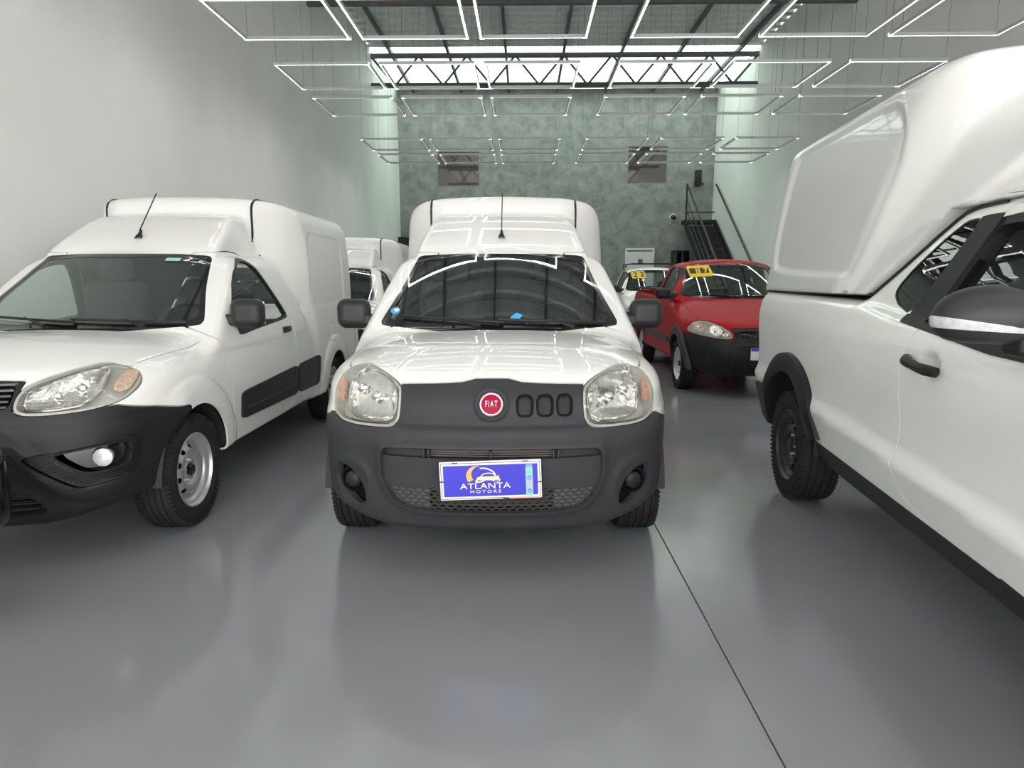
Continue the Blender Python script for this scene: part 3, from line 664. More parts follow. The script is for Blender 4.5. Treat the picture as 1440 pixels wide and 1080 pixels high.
def fiorino_sdf(kind):
    nz = _nz[kind]
    def f(x, y, z):
        ax = np.abs(x); r = np.minimum(np.hypot(y-FW[0], z-.29), np.hypot(y-FW[1], z-.29))
        flare = (.012*(1-sst(.41, .52, r))+.009*(1-sst(.482, .508, r)))*sst(.46, .66, y)
        N = nz(z)+_bow(ax)
        if kind == 'old':
            d = sdpoly(x+0*z, z+0*x, OPEN_A)
            N = N-.016*np.exp(-(np.maximum(d, 0)/.022)**2)
            N = N+.012*np.exp(-((z-.692)/.010)**2)*(1-sst(.36, .42, ax))
            fg = np.hypot((ax-.607)/.85, (z-.42)/1.0); N = N-.010*np.exp(-((fg-.105)/.022)**2)
        else:
            d = sdline(ax+0*z, z+0*ax, [(0, .615), (.34, .615), (.40, .585), (.56, .40), (.62, .372), (.72, .382)])
            N = N-.016*(1-sst(.015, .055, d))
            lw = sdpoly(ax+0*z, z+0*ax, [(-.1, .58), (.33, .58), (.53, .35), (.53, .20), (-.1, .20)]); N = N+.018*(1-sst(-.035, .035, lw))
            hb = sst(.66, .70, z)*(1-sst(.74, .80, z)); N = N-.006*hb
        front = (N-y)*.85
        hood = (z-(_hc(y)+.03*sst(1.1, 1.4, y)-_hx(ax)*(1-.85*sst(.92, 1.32, y))))*.95
        low = smax(front, ax-_wz(z)-flare, .11)
        low = smax(low, hood, .07); low = smax(low, .225+.085*sst(.40, .80, ax)-z, .04)
        ws = (1.05+(z-1.0)*1.44+.115*(ax/.65)**2-y)*.57
        cab = smax(ws, ax-_wc(z)-flare, .045); cab = smax(cab, z-(1.492+.02*(y-1.8)-.055*(ax/.56)**2), .07); cab = smax(cab, y-2.75, .05); cab = smax(cab, .88-z, .03)
        fa = smax((z-_fz(y)+.014*(ax/.5)**2)*.86, ax-_wf(z), .045); fa = smax(fa, y-2.6, .03); fa = smax(fa, 1.38-z, .03)
        rec = sdpoly(y+0*z, z+0*y, [(2.90, 1.06), (3.98, 1.06), (3.98, 1.60), (3.90, 1.66), (3.02, 1.66), (2.94, 1.60)])
        box = smax((_bf(ax)+.05*(1.9-z)-y)*.9, ax-_wb(z)-flare+.008*(1-sst(-.02, .02, rec)), .10)
        box = smax(box, z-(1.892-.03*(ax/.7)**2), .13); box = smax(box, .225+.085*sst(.40, .80, ax)-z, .04); box = smax(box, y-(4.37-.06*(ax/.8)**2), .08)
        b = smin(low, cab, .025); b = smin(b, fa, .018); b = smin(b, box, .05)
        return b
    return f
DOOR_F = rnd([(1.13, 1.0), (1.225, .86), (1.27, .60), (1.25, .36), (1.30, .325), (2.38, .325), (2.44, .37), (2.475, .70), (2.455, .98), (2.22, 1.39), (2.10, 1.458), (1.90, 1.472), (1.70, 1.45), (1.47, 1.27)], 1, .2)
WIN_F = rnd([(1.44, .985), (1.44, 1.09), (1.65, 1.30), (1.84, 1.405), (1.95, 1.432), (2.04, 1.425), (2.16, 1.345), (2.385, 1.035), (2.37, 1.005), (1.70, .965), (1.45, .945)], 1, .2)
HL = {'old': rnd([(.384, .686), (.378, .80), (.386, .842), (.44, .872), (.52, .898), (.60, .908), (.66, .898), (.71, .845), (.730, .775), (.715, .705), (.645, .676), (.48, .676)], 2, .22),
      'new': rnd([(.385, .745), (.380, .79), (.392, .832), (.45, .868), (.545, .903), (.63, .922), (.69, .915), (.735, .87), (.745, .80), (.715, .748), (.63, .722), (.50, .716), (.41, .722)], 2, .2)}
BUMP = {'old': [(-.1, .05), (.95, .05), (.95, .60), (.82, .635), (.76, .675), (.73, .70), (.60, .70), (.40, .70), (.388, .72), (.388, .846), (.20, .853), (.12, .858), (.07, .870), (-.1, .872)],
        'new': [(-.1, .05), (.95, .05), (.95, .60), (.86, .64), (.78, .70), (.70, .735), (.50, .73), (.385, .74), (.385, .855), (.20, .862), (-.1, .866)]}
def van(name, kind, label, extra):
    f = fiorino_sdf(kind); root = empty(name, label=label, cat='van')
    gx = np.arange(-.98, .981, .028); gy = np.concatenate([np.arange(-.06, .60, .018), np.arange(.60, 4.5, .032)]); gz = np.concatenate([np.arange(.13, .95, .02), np.arange(.95, 1.98, .026)])
    M0 = snets(f, gx, gy, gz); M = M0
    A = lambda V: np.abs(V[:, 0])
    _, M = cut(M, lambda V: np.maximum(np.minimum(np.hypot(V[:, 1]-FW[0], V[:, 2]-.29), np.hypot(V[:, 1]-FW[1], V[:, 2]-.29))-.355, .42-A(V)))
    mb = MB(); bpl = 'faded' if kind == 'old' else 'plastic'
    # headlights
    hl, _s, M = groove(M, lambda V: smax(sdpoly(A(V), V[:, 2], HL[kind]), V[:, 1]-.50, .06), .002)
    for s in (-1, 1):
        H = side_of(hl, s)
        Hb = (H[0]+np.array([0, .075, 0]), H[1]); hs = sheet('headlight', Hb, lambda x, y, z: f(x, y-.075, z), 'housing', root, .006)
        rim, inner = cut(H, lambda V: -(sdpoly(A(V), V[:, 2], HL[kind])+.012)); shell(MB(), rim, f, .07, -.004).build('bezel', ['housing', 'housing'], hs, custom=True)
        sheet('lens', H, f, 'lens', hs, .004, .001) if False else MB().add(H[0]+normals(f, H[0])*.001, H[1], 0, normals(f, H[0])).build('lens', 'lens', hs, custom=True)
        # bowl reflector, bulb and indicator
        PB = {'old': rnd([(.405, .705), (.400, .83), (.46, .868), (.56, .888), (.615, .87), (.632, .79), (.615, .705), (.50, .695)], 2), 'new': rnd([(.42, .745), (.41, .80), (.46, .848), (.56, .885), (.63, .89), (.648, .81), (.62, .748), (.50, .732)], 2)}[kind]
        bw, _ = cut(H, lambda V: sdpoly(A(V), V[:, 2], PB))
        c = np.array(PB).mean(0)
        def bowl(V, c=c, PB=PB): W_ = V.copy(); d = -sdpoly(np.abs(V[:, 0]), V[:, 2], PB); W_[:, 1] += .012+.055*np.sqrt(np.clip(d/.08, 0, 1)); return W_
        MB().add(bowl(bw[0]), bw[1]).build('reflector', 'reflector', hs)
        a = np.linspace(0, 2*math.pi, 41); cp = [tuple(p) for p in PB]+[tuple(PB[0])]
        P = np.array([(s*p[0], 0, p[1]) for p in cp]); P[:, 1] = surf_y(f, P[:, 0], P[:, 2])+.013; add_tube(MB(), P, .0055, 6).build('reflector_rim', 'chrome', hs)
        for bx_, bz in ((.50, .785), (.57, .81)):
            y0 = float(surf_y(f, s*bx_, bz)[0]); V, F = lathe_x([(0, .022), (-.012, .020), (-.018, .010), (-.02, .001)], 16); V = np.c_[V[:, 1], V[:, 0], V[:, 2]]+np.array([s*bx_, y0+.045, bz]); MB().add(V, F).build('bulb_cap', 'chrome', hs)
        PI = rnd([(.665, .745), (.66, .83), (.685, .845), (.708, .82), (.705, .75)] if kind == 'old' else [(.672, .78), (.668, .86), (.695, .875), (.720, .85), (.718, .79)], 2)
        ind, _ = cut(H, lambda V: sdpoly(A(V), V[:, 2], PI)); sheet('turn_signal', (ind[0]+np.array([0, .022, 0]), ind[1]), lambda x, y, z: f(x, y-.022, z), 'amber' if kind == 'old' else 'ambers', hs, .01)
    # bumper with the grille panel
    bp, _s, M = groove(M, lambda V: np.maximum(sdpoly(A(V), V[:, 2], BUMP[kind]), V[:, 1]-.72), .0025); seams = [_s]
    if kind == 'old':
        op, bp = cut(bp, lambda V: np.maximum(sdpoly(V[:, 0], V[:, 2], OPEN_A), V[:, 1]-.4))
        FG = rnd([(.680, .505), (.612, .490), (.562, .450), (.536, .385), (.536, .330), (.602, .342), (.662, .400), (.685, .464)], 2, .16)
        fg, bp = cut(bp, lambda V: np.maximum(sdpoly(A(V), V[:, 2], FG), V[:, 1]-.6))
        SL = [(.105, .168), (.188, .251), (.270, .331)]
        slots = []
        for a, b_ in SL:
            Ps = rnd([(a, .728), (b_, .728), (b_, .808), (a, .808)], 2, .2); si, bp = cut(bp, lambda V: np.maximum(sdpoly(V[:, 0], V[:, 2], Ps), V[:, 1]-.4)); slots.append((Ps, si))
    else:
        GR = rnd([(-.37, .745), (.37, .745), (.372, .79), (.36, .852), (-.36, .852), (-.372, .79)], 1, .15)
        op, bp = cut(bp, lambda V: np.maximum(sdpoly(V[:, 0], V[:, 2], GR), V[:, 1]-.4))
        FG = rnd([(.41, .555), (.61, .572), (.73, .598), (.76, .575), (.757, .455), (.73, .412), (.60, .395), (.565, .42)], 2, .15)
        fg, bp = cut(bp, lambda V: np.maximum(sdpoly(A(V), V[:, 2], FG), V[:, 1]-.6))
        LG = rnd([(-.34, .40), (.34, .40), (.42, .385), (.475, .32), (.46, .29), (-.46, .29), (-.475, .32), (-.42, .385)], 1, .15)
        lg, bp = cut(bp, lambda V: np.maximum(sdpoly(V[:, 0], V[:, 2], LG), V[:, 1]-.4))
    bo = sheet('front_bumper', bp, f, [bpl, bpl], root, .03)
    fy = lambda d: (lambda x, y, z: f(x, y-d, z))
    sh = lambda M_, d: (M_[0]+np.array([0, d, 0]), M_[1])
    if kind == 'old':
        up, rest = cut(op, lambda V: .566-V[:, 2]); beam, lo = cut(rest, lambda V: .438-V[:, 2])
        sheet('bumper_beam', sh(beam, .022), fy(.022), 'faded', bo, .03)
        c, sd = cut(up, lambda V: A(V)-.25); sheet('radiator', sh(c, .06), fy(.06), 'radiator', bo, .01); [sheet('blank_panel', side_of(sh(sd, .045), q), fy(.045), 'faded', bo, .01) for q in (-1, 1)]
        c, sd = cut(lo, lambda V: A(V)-.255); sheet('radiator', sh(c, .08), fy(.08), 'radiator', bo, .01); [sheet('blank_panel', side_of(sh(sd, .034), q), fy(.034), 'faded2', bo, .01) for q in (-1, 1)]
        g0 = lambda x, z: np.maximum(sdpoly(x, z, OPEN_A)+.004, z-.438)
        tag(hexmesh(f, g0, .034, .022, .0065, .012, (-.47, .47), (.33, .44)).build('honeycomb_grille', 'faded', bo), kind='stuff')
        for k in range(3):
            z = .574+.010*k; x = np.linspace(-.25, .25, 13); add_tube(MB(), np.c_[x, surf_y(f, x, 0*x+z)+.04, 0*x+z], .002, 5).build('grille_slat', 'faded2', bo)
        for x in (0, -.252, .252, -.272, .272): V, Fs = bevbox((x, float(surf_y(f, x, .585)[0])+.028, .587), (.004, .014, .016), .002); add_vf(MB(), V, Fs).build('grille_post', 'faded', bo)
        for s in (-1, 1):
            F_ = side_of(fg, s); w = sheet('fog_lamp_recess', sh(F_, .05), fy(.05), 'pit', bo, .01)
            y0 = float(surf_y(f, s*.61, .425)[0])
            for pr, m, nm in (([(.045, .060), (.014, .056), (.010, .050), (.018, .045), (.03, .043)], 'pit', 'fog_lamp_ring'), ([(.03, .038), (.012, .037), (.004, .030), (.0, .016), (-.001, .001)], 'plastic', 'fog_lamp_cover')):
                V, F = lathe_x([(a, b_) for a, b_ in pr], 32); V = np.c_[V[:, 1], V[:, 0], V[:, 2]]; V = rot_about(V, 2, s*R(14)); MB().add(V+np.array([s*.61, y0+.008, .425]), F).build(nm, m, bo)
        for (Ps, si) in slots:
            q = sheet('grille_slot', sh(si, .016), fy(.016), 'faded', bo, .01); P = np.array([(p[0], 0, p[1]) for p in Ps+Ps[:1]]); P[:, 1] = surf_y(f, P[:, 0], P[:, 2])+.002; add_tube(MB(), P, .006, 6).build('slot_rim', 'pit', bo)
            for x in np.linspace(min(p[0] for p in Ps)+.014, max(p[0] for p in Ps)-.014, 7): zz = np.linspace(.738, .798, 3); add_tube(MB(), np.c_[0*zz+x, surf_y(f, 0*zz+x, zz)+.013, zz], .002, 4).build('slot_rib', 'faded', bo)
        # round emblem on its boss
        tl = R(22); y0 = float(surf_y(f, 0, .775)[0])
        def em(V): return rot_about(V, 0, -tl)+np.array([0, y0-.004, .775])
        def ring(pr, n=48): V, F = lathe_x(pr, n); return np.c_[V[:, 1], V[:, 0], V[:, 2]], F
        V, F = ring([(.04, .074), (-.004, .072), (-.010, .065), (-.006, .054), (.002, .048)]); eb = MB().add(em(V), F).build('emblem_boss', 'faded', bo)
        V, F = ring([(.0, .049), (-.012, .048), (-.015, .046), (-.015, .043), (-.012, .041), (-.008, .040)]); MB().add(em(V), F).build('emblem_ring', 'lamp', eb)
        V, F = ring([(-.008, .042), (-.011, .028), (-.012, .001)]); MB().add(em(V), F).build('emblem_face', 'embred', eb)
        V, Fs = text_vf('FIAT', .027, .002, .74, 1.35); V[:, 2] *= 1.35; add_vf(MB(), em(V+np.array([0, -.014, 0])), Fs).build('emblem_lettering', 'pwhite', eb)
        number_board(root, -.016, .491, R(-2.2))
        add_bev(MB(), (0, .004, .491), (.12, .016, .05), .006).build('plate_bracket', 'plastic', root)
    else:
        gp = sheet('grille', sh(op, .03), fy(.03), 'gloss', bo, .01)
        for k in range(5):
            z = .758+.021*k; x = np.linspace(-.362, .362, 25); y = surf_y(f, x, 0*x+z); V = []
            for yy, zz in ((.002, -.004), (.002, .005), (.03, .007), (.03, -.006)): V.append(np.c_[x, y+yy, 0*x+z+zz])
            V = np.stack(V, 1).reshape(-1, 3); F = [[i*4+a, i*4+(a+1) % 4, i*4+4+(a+1) % 4, i*4+4+a] for i in range(24) for a in range(4)]; MB().add(V, np.array(F)).build('grille_slat', 'gloss', gp)
        sheet('lower_grille', sh(lg, .035), fy(.035), 'gloss', bo, .01)
        for z in (.318, .345, .372):
            x = np.linspace(-.44, .44, 17); add_tube(MB(), np.c_[x, surf_y(f, x, 0*x+z)+.018, 0*x+z], .005, 6).build('lower_grille_slat', 'plastic', bo)
        FH = rnd([(.50, .548), (.61, .562), (.725, .575), (.735, .52), (.725, .465), (.66, .448), (.60, .455)], 2, .2)
        for s in (-1, 1):
            F_ = side_of(fg, s); hole, rib = cut(F_, lambda V: sdpoly(A(V), V[:, 2], FH)); rp = sheet('fog_lamp_panel', sh(rib, .022), fy(.022), 'plastic', bo, .03)
            sheet('fog_lamp_well', sh(hole, .075), fy(.075), 'gloss', bo, .008)
            fh = [(p[0], p[1]) for p in FH]; P = np.array([(s*p[0], 0, p[1]) for p in fh+fh[:1]]); P[:, 1] = surf_y(f, P[:, 0], P[:, 2])+.02; add_tube(MB(), P, .006, 6).build('well_rim', 'plastic', bo)
            for k in range(17):
                z = .400+.0095*k; x = np.linspace(.40, .76, 73); ok = (sdpoly(x, 0*x+z, FG) < -.006) & (sdpoly(x, 0*x+z, FH) > .006)
                run = np.split(np.nonzero(ok)[0], np.nonzero(np.diff(np.nonzero(ok)[0]) > 1)[0]+1) if ok.any() else []
                for r_ in run:
                    if len(r_) < 3: continue
                    xx = x[r_[::2]] if len(r_) > 4 else x[r_]; add_tube(MB(), np.c_[s*xx, surf_y(f, s*xx, 0*xx+z)+.019, 0*xx+z], .0035, 5).build('panel_rib', 'plastic', bo)
            y0 = float(surf_y(f, s*.655, .51)[0]); V, F = lathe_x([(.05, .030), (.012, .040), (.004, .040), (.002, .036), (-.004, .020), (-.006, .001)], 28); V = rot_about(np.c_[V[:, 1], V[:, 0], V[:, 2]], 2, s*R(10))+np.array([s*.655, y0+.03, .51]); MB().add(V, F).build('fog_lamp', 'lamp', bo)
        V, Fs = bevbox((0, float(surf_y(f, 0, .5)[0])-.012, .50), (.20, .006, .065), .004); add_vf(MB(), V, Fs).build('plate_holder', 'plastic', root)
    # bonnet, windscreen, doors
    HD = [(-.1, -.3), (.41, -.3), (.41, .15), (.56, .27), (.635, .36), (.68, .52), (.705, .80), (.725, 1.075), (.60, 1.07), (.3, 1.045), (-.1, 1.035)]
    hd, s_, M = groove(M, lambda V: np.maximum(sdpoly(A(V), V[:, 1], HD), .72-V[:, 2]), .0028); seams.append(s_)
    sheet('bonnet', hd, f, ['white', 'trim'], root)
    WS = rnd([(-.675, 1.025), (-.68, 1.05), (-.592, 1.24), (-.530, 1.424), (-.51, 1.436), (-.3, 1.448), (.3, 1.448), (.51, 1.436), (.530, 1.424), (.592, 1.24), (.68, 1.05), (.675, 1.025), (.3, 1.0), (-.3, 1.0)], 1, .12)
    wsf = lambda V: np.maximum(sdpoly(V[:, 0], V[:, 2], WS), np.maximum(V[:, 1]-2.05, 1.035-V[:, 1]))
    wsm, M = cut(M, wsf)
    WI = rnd([(-.645, 1.055), (-.568, 1.24), (-.508, 1.408), (-.3, 1.424), (.3, 1.424), (.508, 1.408), (.568, 1.24), (.645, 1.055), (.3, 1.035), (-.3, 1.035)], 2, .12)
    gl, fr = cut(wsm, lambda V: sdpoly(V[:, 0], V[:, 2], WI))
    N = normals(f, gl[0]); MB().add(gl[0]-N*.004, gl[1], 0, N).build('windshield', 'wind', root, custom=True); sheet('windshield_surround', fr, f, 'gloss', root, .015, -.002)
    wipers(root, f, [((-.56, 1.075), (.03, 1.045), (-.10, 1.018)), ((.0, 1.060), (.60, 1.04), (.42, 1.012))])
    dr, s_, M = groove(M, lambda V: np.maximum(sdpoly(V[:, 1], V[:, 2], DOOR_F), .4-A(V)), .004); seams.append(s_)
    wn, dr = cut(dr, lambda V: sdpoly(V[:, 1], V[:, 2], WIN_F))
    pane, gask = cut(wn, lambda V: sdpoly(V[:, 1], V[:, 2], WIN_F)+.022)
    for s in (-1, 1):
        d = sheet('door', side_of(dr, s), f, ['white', 'trim'], root, .02)
        sheet('window_gasket', side_of(gask, s), f, 'plastic', d, .03, -.003)
        pp = side_of(pane, s); N = normals(f, pp[0]); MB().add(pp[0]-N*.012, pp[1], 0, N).build('door_window', 'clear', d, custom=True)
        hx = float(surf_x(f, 2.27, .925, s)[0]); V, Fs = bevbox((hx, 2.27, .925), (.016, .075, .022), .010); add_vf(MB(), V, Fs).build('door_handle', 'plastic', d)
        tri, _ = cut(side_of(wn, s), lambda V: np.maximum(V[:, 1]-1.58+(V[:, 2]-1.0)*.7, sdpoly(V[:, 1], V[:, 2], WIN_F))); sheet('mirror_base', tri, f, 'plastic', d, .01, .002)
    # fuel flap groove, black side mouldings
    _i, s_, M = groove(M, lambda V: np.maximum(sdpoly(V[:, 1], V[:, 2], rnd([(3.33, .74), (3.50, .74), (3.50, .91), (3.33, .91)], 1, .1)), .3-V[:, 0]), .003); seams.append(s_); fuel = _i
    # rear doors' seams and box seams
    for s_x in (.52,):
        i_, s_, M = groove(M, lambda V: np.maximum(np.maximum(A(V)-s_x, 1.60-V[:, 2]), np.maximum(2.12-V[:, 1], V[:, 1]-2.75)), .006) if False else (None, None, M)
    shell(mb, M, f, .012)
    for q in seams:
        if len(q[1]): shell(mb, (q[0]-normals(f, q[0])*.020, q[1]), f, .002)
    shell(mb, fuel, f, .012)
    mb.build('body', ['white', 'trim'], root, custom=True)
    for s in (-1, 1):
        MD = [rnd([(1.37, .445), (1.37, .61), (2.425, .645), (2.425, .425)], 1, .06), rnd([(2.455, .425), (2.455, .646), (3.0, .662), (2.97, .415)], 1, .08)]
        for k, P in enumerate(MD):
            m_, _ = cut(side_of(M0, s), lambda V: np.maximum(sdpoly(V[:, 1], V[:, 2], P), .5-A(V))); mo = sheet('side_moulding', m_, f, 'mould', root, .012, .010)
            if k:
                V, Fs = text_vf('FIORINO', .085, .002, 1.15); y = 2.72-V[:, 0]*s*(-1 if s > 0 else 1)*(1 if s > 0 else 1); y = 2.72+V[:, 0]*(1 if s > 0 else -1); z = .545+V[:, 2]
                V2 = np.c_[surf_x(f, y, z, s)+s*(.0105-V[:, 1]), y, z]; add_vf(MB(), V2, Fs).build('lettering', 'letter', mo)
            else:
                y = np.linspace(1.45, 2.38, 12); z = .50+0*y; add_tube(MB(), np.c_[surf_x(f, y, z, s)+s*.011, y, z], .004, 5).build('ridge', 'letter', mo)
        # dark rubber strips where the box meets the cab roof
        t = np.linspace(0, 1, 14); P = []
        for tt in t:
            z = 1.50+(1.895-1.50)*tt; P.append((s*.525, z))
        zz = np.linspace(1.56, 1.868, 12); yy = surf_y(f, 0*zz+s*(.53), zz, 1.7, 3.2); P1 = np.c_[0*zz+s*.53, yy-.001, zz]
        ytop = np.linspace(float(yy[-1])+.05, 2.9, 6); P2 = np.c_[0*ytop+s*.53, ytop, 0*ytop+1.876]
        add_tube(MB(), np.concatenate([P1, P2]), .009, 6).build('roof_seam', 'plastic', root)
    put_wheels(root, wheel_proto(.296, .175, .19, 'silver'), .705, FW, .296)
    wells(root, FW, .29, .362, .42, .80)
    mirror_pair(root, (.872, 1.40, 1.083), (.098, .062, .088), .055, 'faded3', .70)
    interior(root, (1.20, 2.10), 1.03, .60, 2.46)
    # aerial
    yb = 1.86; zb = 1.55; mbb = MB(); V, F = lathe_x([(0, .024), (.02, .020), (.05, .010), (.075, .006)], 16); V = np.c_[V[:, 1], V[:, 2], V[:, 0]]
    an = MB().add(rot_about(V, 0, -R(35))+np.array([0, yb, zb-.004]), F).build('aerial_base', 'plastic', root); add_tube(MB(), [(0, yb+.02, zb+.05), (0, yb+.27, zb+.32)], .004, 6).build('aerial', 'plastic', root)
    extra(root, f)
    return root, f, M0
MT['ambers'] = mat('clear_amber_lamp', (.62, .44, .34), .3, var=.30, scale=60)
MT['faded3'] = mat('mirror_plastic', (.024, .024, .026), .42, spec=.35, var=.08, bump=.08, bscale=500)
def on_screen(root, f, name, P, m, y0=.9, y1=2.2, off=-.006):
    """flat sticker lying on the windscreen, outline P in (x, z)"""
    P = np.array(P); x0, x1, z0, z1 = P[:, 0].min(), P[:, 0].max(), P[:, 1].min(), P[:, 1].max(); n = 13
    X, Z = np.meshgrid(np.linspace(x0, x1, n), np.linspace(z0, z1, n), indexing='ij'); V = np.c_[X.ravel(), np.zeros(n*n), Z.ravel()]
    T = np.array([(i*n+j, (i+1)*n+j, (i+1)*n+j+1) for i in range(n-1) for j in range(n-1)]+[(i*n+j, (i+1)*n+j+1, i*n+j+1) for i in range(n-1) for j in range(n-1)])
    M, _ = cut((V, T), lambda V: sdpoly(V[:, 0], V[:, 2], P)); V = M[0].copy(); V[:, 1] = surf_y(f, V[:, 0], V[:, 2], y0, y1)+off
    W_ = V.copy(); W_[:, 1] += .0015; o = MB().add(V, M[1]).add(W_, M[1][:, ::-1]).build(name, m, root); return o
def extra_centre(root, f):
    a = np.linspace(0, 2*math.pi, 15)[:-1]
    on_screen(root, f, 'sticker', [(-.605+.028*math.cos(q), 1.105+.018*math.sin(q)) for q in a], 'sticker'); on_screen(root, f, 'sticker_print', [(-.598+.016*math.cos(q), 1.108+.009*math.sin(q)) for q in a], 'pwhite', off=-.008)
    on_screen(root, f, 'blue_tag', [(.065, 1.073), (.10, 1.098), (.135, 1.085), (.115, 1.062), (.08, 1.058)], 'sticker')
def extra_left(root, f):
    on_screen(root, f, 'sticker', [(.275, 1.400), (.275, 1.420), (.36, 1.418), (.36, 1.398)], 'teal', off=-.005)
def place_v(o, x, y, a): o.location = (x, y, 0); o.rotation_euler = (0, 0, -R(a))
va, fa_, _ = van('panel_van', 'old', 'white box van with faded grey bumper, round red badge and blue dealer plate', extra_centre); place_v(va, -.085, 2.55, .5)
vb, fb_, _ = van('panel_van', 'new', 'white box van with black ribbed fog lamp surrounds and black side mouldings', extra_left); place_v(vb, -2.45, 2.55, 0)
vc = deep(vb); place_v(vc, -2.40, 7.12, 0); vc['label'] = 'white box van parked directly behind the van with ribbed fog lamp surrounds'
# ------------------------------------------------------------------ the red pickup and its white sister
SW_ = (.80, 3.50)
_nzT = pch([.15, .25, .35, .50, .62, .72, .80, .90], [.20, .09, .03, 0, .02, .06, .12, .22])
_wzT = pch([.15, .25, .35, .55, .75, .92, 1.04, 1.12, 1.2], [.74, .775, .795, .812, .815, .806, .785, .77, .76])
_wcT = pch([1.0, 1.1, 1.25, 1.45, 1.56], [.785, .755, .70, .625, .585])
_hcT = pch([.05, .12, .2, .4, .7, 1.0, 1.2, 1.5, 2.3, 4.5], [.70, .775, .815, .89, .98, 1.05, 1.075, 1.09, 1.10, 1.155])
_hxT = pch([0, .3, .5, .65, .78], [0, .006, .022, .06, .12])
def strada_f(x, y, z):
    ax = np.abs(x); r = np.minimum(np.hypot(y-SW_[0], z-.30), np.hypot(y-SW_[1], z-.30)); fl = .016*(1-sst(.44, .48, r))
    N = _nzT(z)+_bow(ax); d = sdpoly(x+0*z, z+0*x, OPN_T); N = N-.012*np.exp(-(np.maximum(d, 0)/.03)**2)
    fgd = np.hypot(ax-.55, z-.42); N = N+.02*np.exp(-(fgd/.05)**2)
    hd = _hcT(y)-_hxT(ax)*(1-sst(1.0, 2.0, y)*.7)
    low = smax((N-y)*.85, ax-_wzT(z)-fl, .11); low = smax(low, (z-hd)*.95, .06); low = smax(low, .24+.07*sst(.4, .8, ax)-z, .04); low = smax(low, y-4.41, .05)
    bed = np.maximum(np.maximum(ax-.68, 2.45-y), np.maximum(y-4.36, .60-z)); low = np.maximum(low, -bed)
    ws = (1.11+(z-1.06)*1.50+.16*(ax/.65)**2-y)*.555
    cab = smax(ws, ax-_wcT(z), .045); cab = smax(cab, z-(1.562+.01*(y-2)-.06*(ax/.56)**2), .07); cab = smax(cab, (y-2.55+.35*(z-1.05))*.94, .06); cab = smax(cab, 1.02-z, .03)
    return smin(low, cab, .03)
OPN_T = rnd([(-.36, .58), (.36, .58), (.37, .44), (.34, .30), (-.34, .30), (-.37, .44)], 2, .15)
DOOR_T = rnd([(1.18, 1.02), (1.26, .85), (1.26, .42), (1.32, .34), (2.26, .34), (2.34, .42), (2.38, .80), (2.40, 1.06), (2.28, 1.46), (2.14, 1.515), (1.86, 1.515), (1.70, 1.46)], 1, .15)
WIN_T = rnd([(1.40, 1.05), (1.46, 1.14), (1.76, 1.43), (1.90, 1.475), (2.14, 1.475), (2.22, 1.42), (2.335, 1.10), (2.32, 1.045), (1.42, 1.03)], 1, .15)
HL_T = rnd([(.372, .648), (.365, .70), (.40, .742), (.47, .79), (.55, .822), (.645, .842), (.72, .815), (.775, .755), (.775, .712), (.70, .69), (.56, .662)], 2, .2)
BUMP_T = [(-.1, .05), (.95, .05), (.95, .66), (.80, .70), (.70, .685), (.55, .655), (.36, .64), (.352, .70), (.365, .765), (-.1, .772)]
def arch_trim(root, f, s, yw, zw, r0, r1, off, m, x0, a0=-2, a1=182):
    a = np.linspace(R(a0), R(a1), 49); rm = (r0+r1)/2; x = np.stack([np.abs(surf_x(f, yw+q*np.cos(a), zw+q*np.sin(a), s)) for q in (rm, r1, r1+.03)]); x = np.where(x > 1.0, 0, x).max(0); x = np.where(x < .3, np.nan, x)
    x = np.interp(np.arange(49), np.nonzero(~np.isnan(x))[0], x[~np.isnan(x)]); x = np.maximum(x, np.median(x)-.05)
    x = x0-.5*np.maximum(yw+r1*np.cos(a)-4.05, 0)**1.5-.22*np.maximum(.60-(zw+r1*np.sin(a)), 0)+0*x
    V = []
    for r_, dx in ((r0, -.07), (r0, off+.004), (r0+.012, off+.014), (r1-.02, off+.012), (r1-.004, off+.004), (r1, -.03)): V.append(np.c_[s*(x+dx), yw+r_*np.cos(a), zw+r_*np.sin(a)])
    n = len(V); V = np.stack(V, 1).reshape(-1, 3); F = [[i*n+k, i*n+(k+1) % n, (i+1)*n+(k+1) % n, (i+1)*n+k] for i in range(48) for k in range(n)]
    return MB().add(V, F).build('wheel_arch_trim', m, root, ang=50)
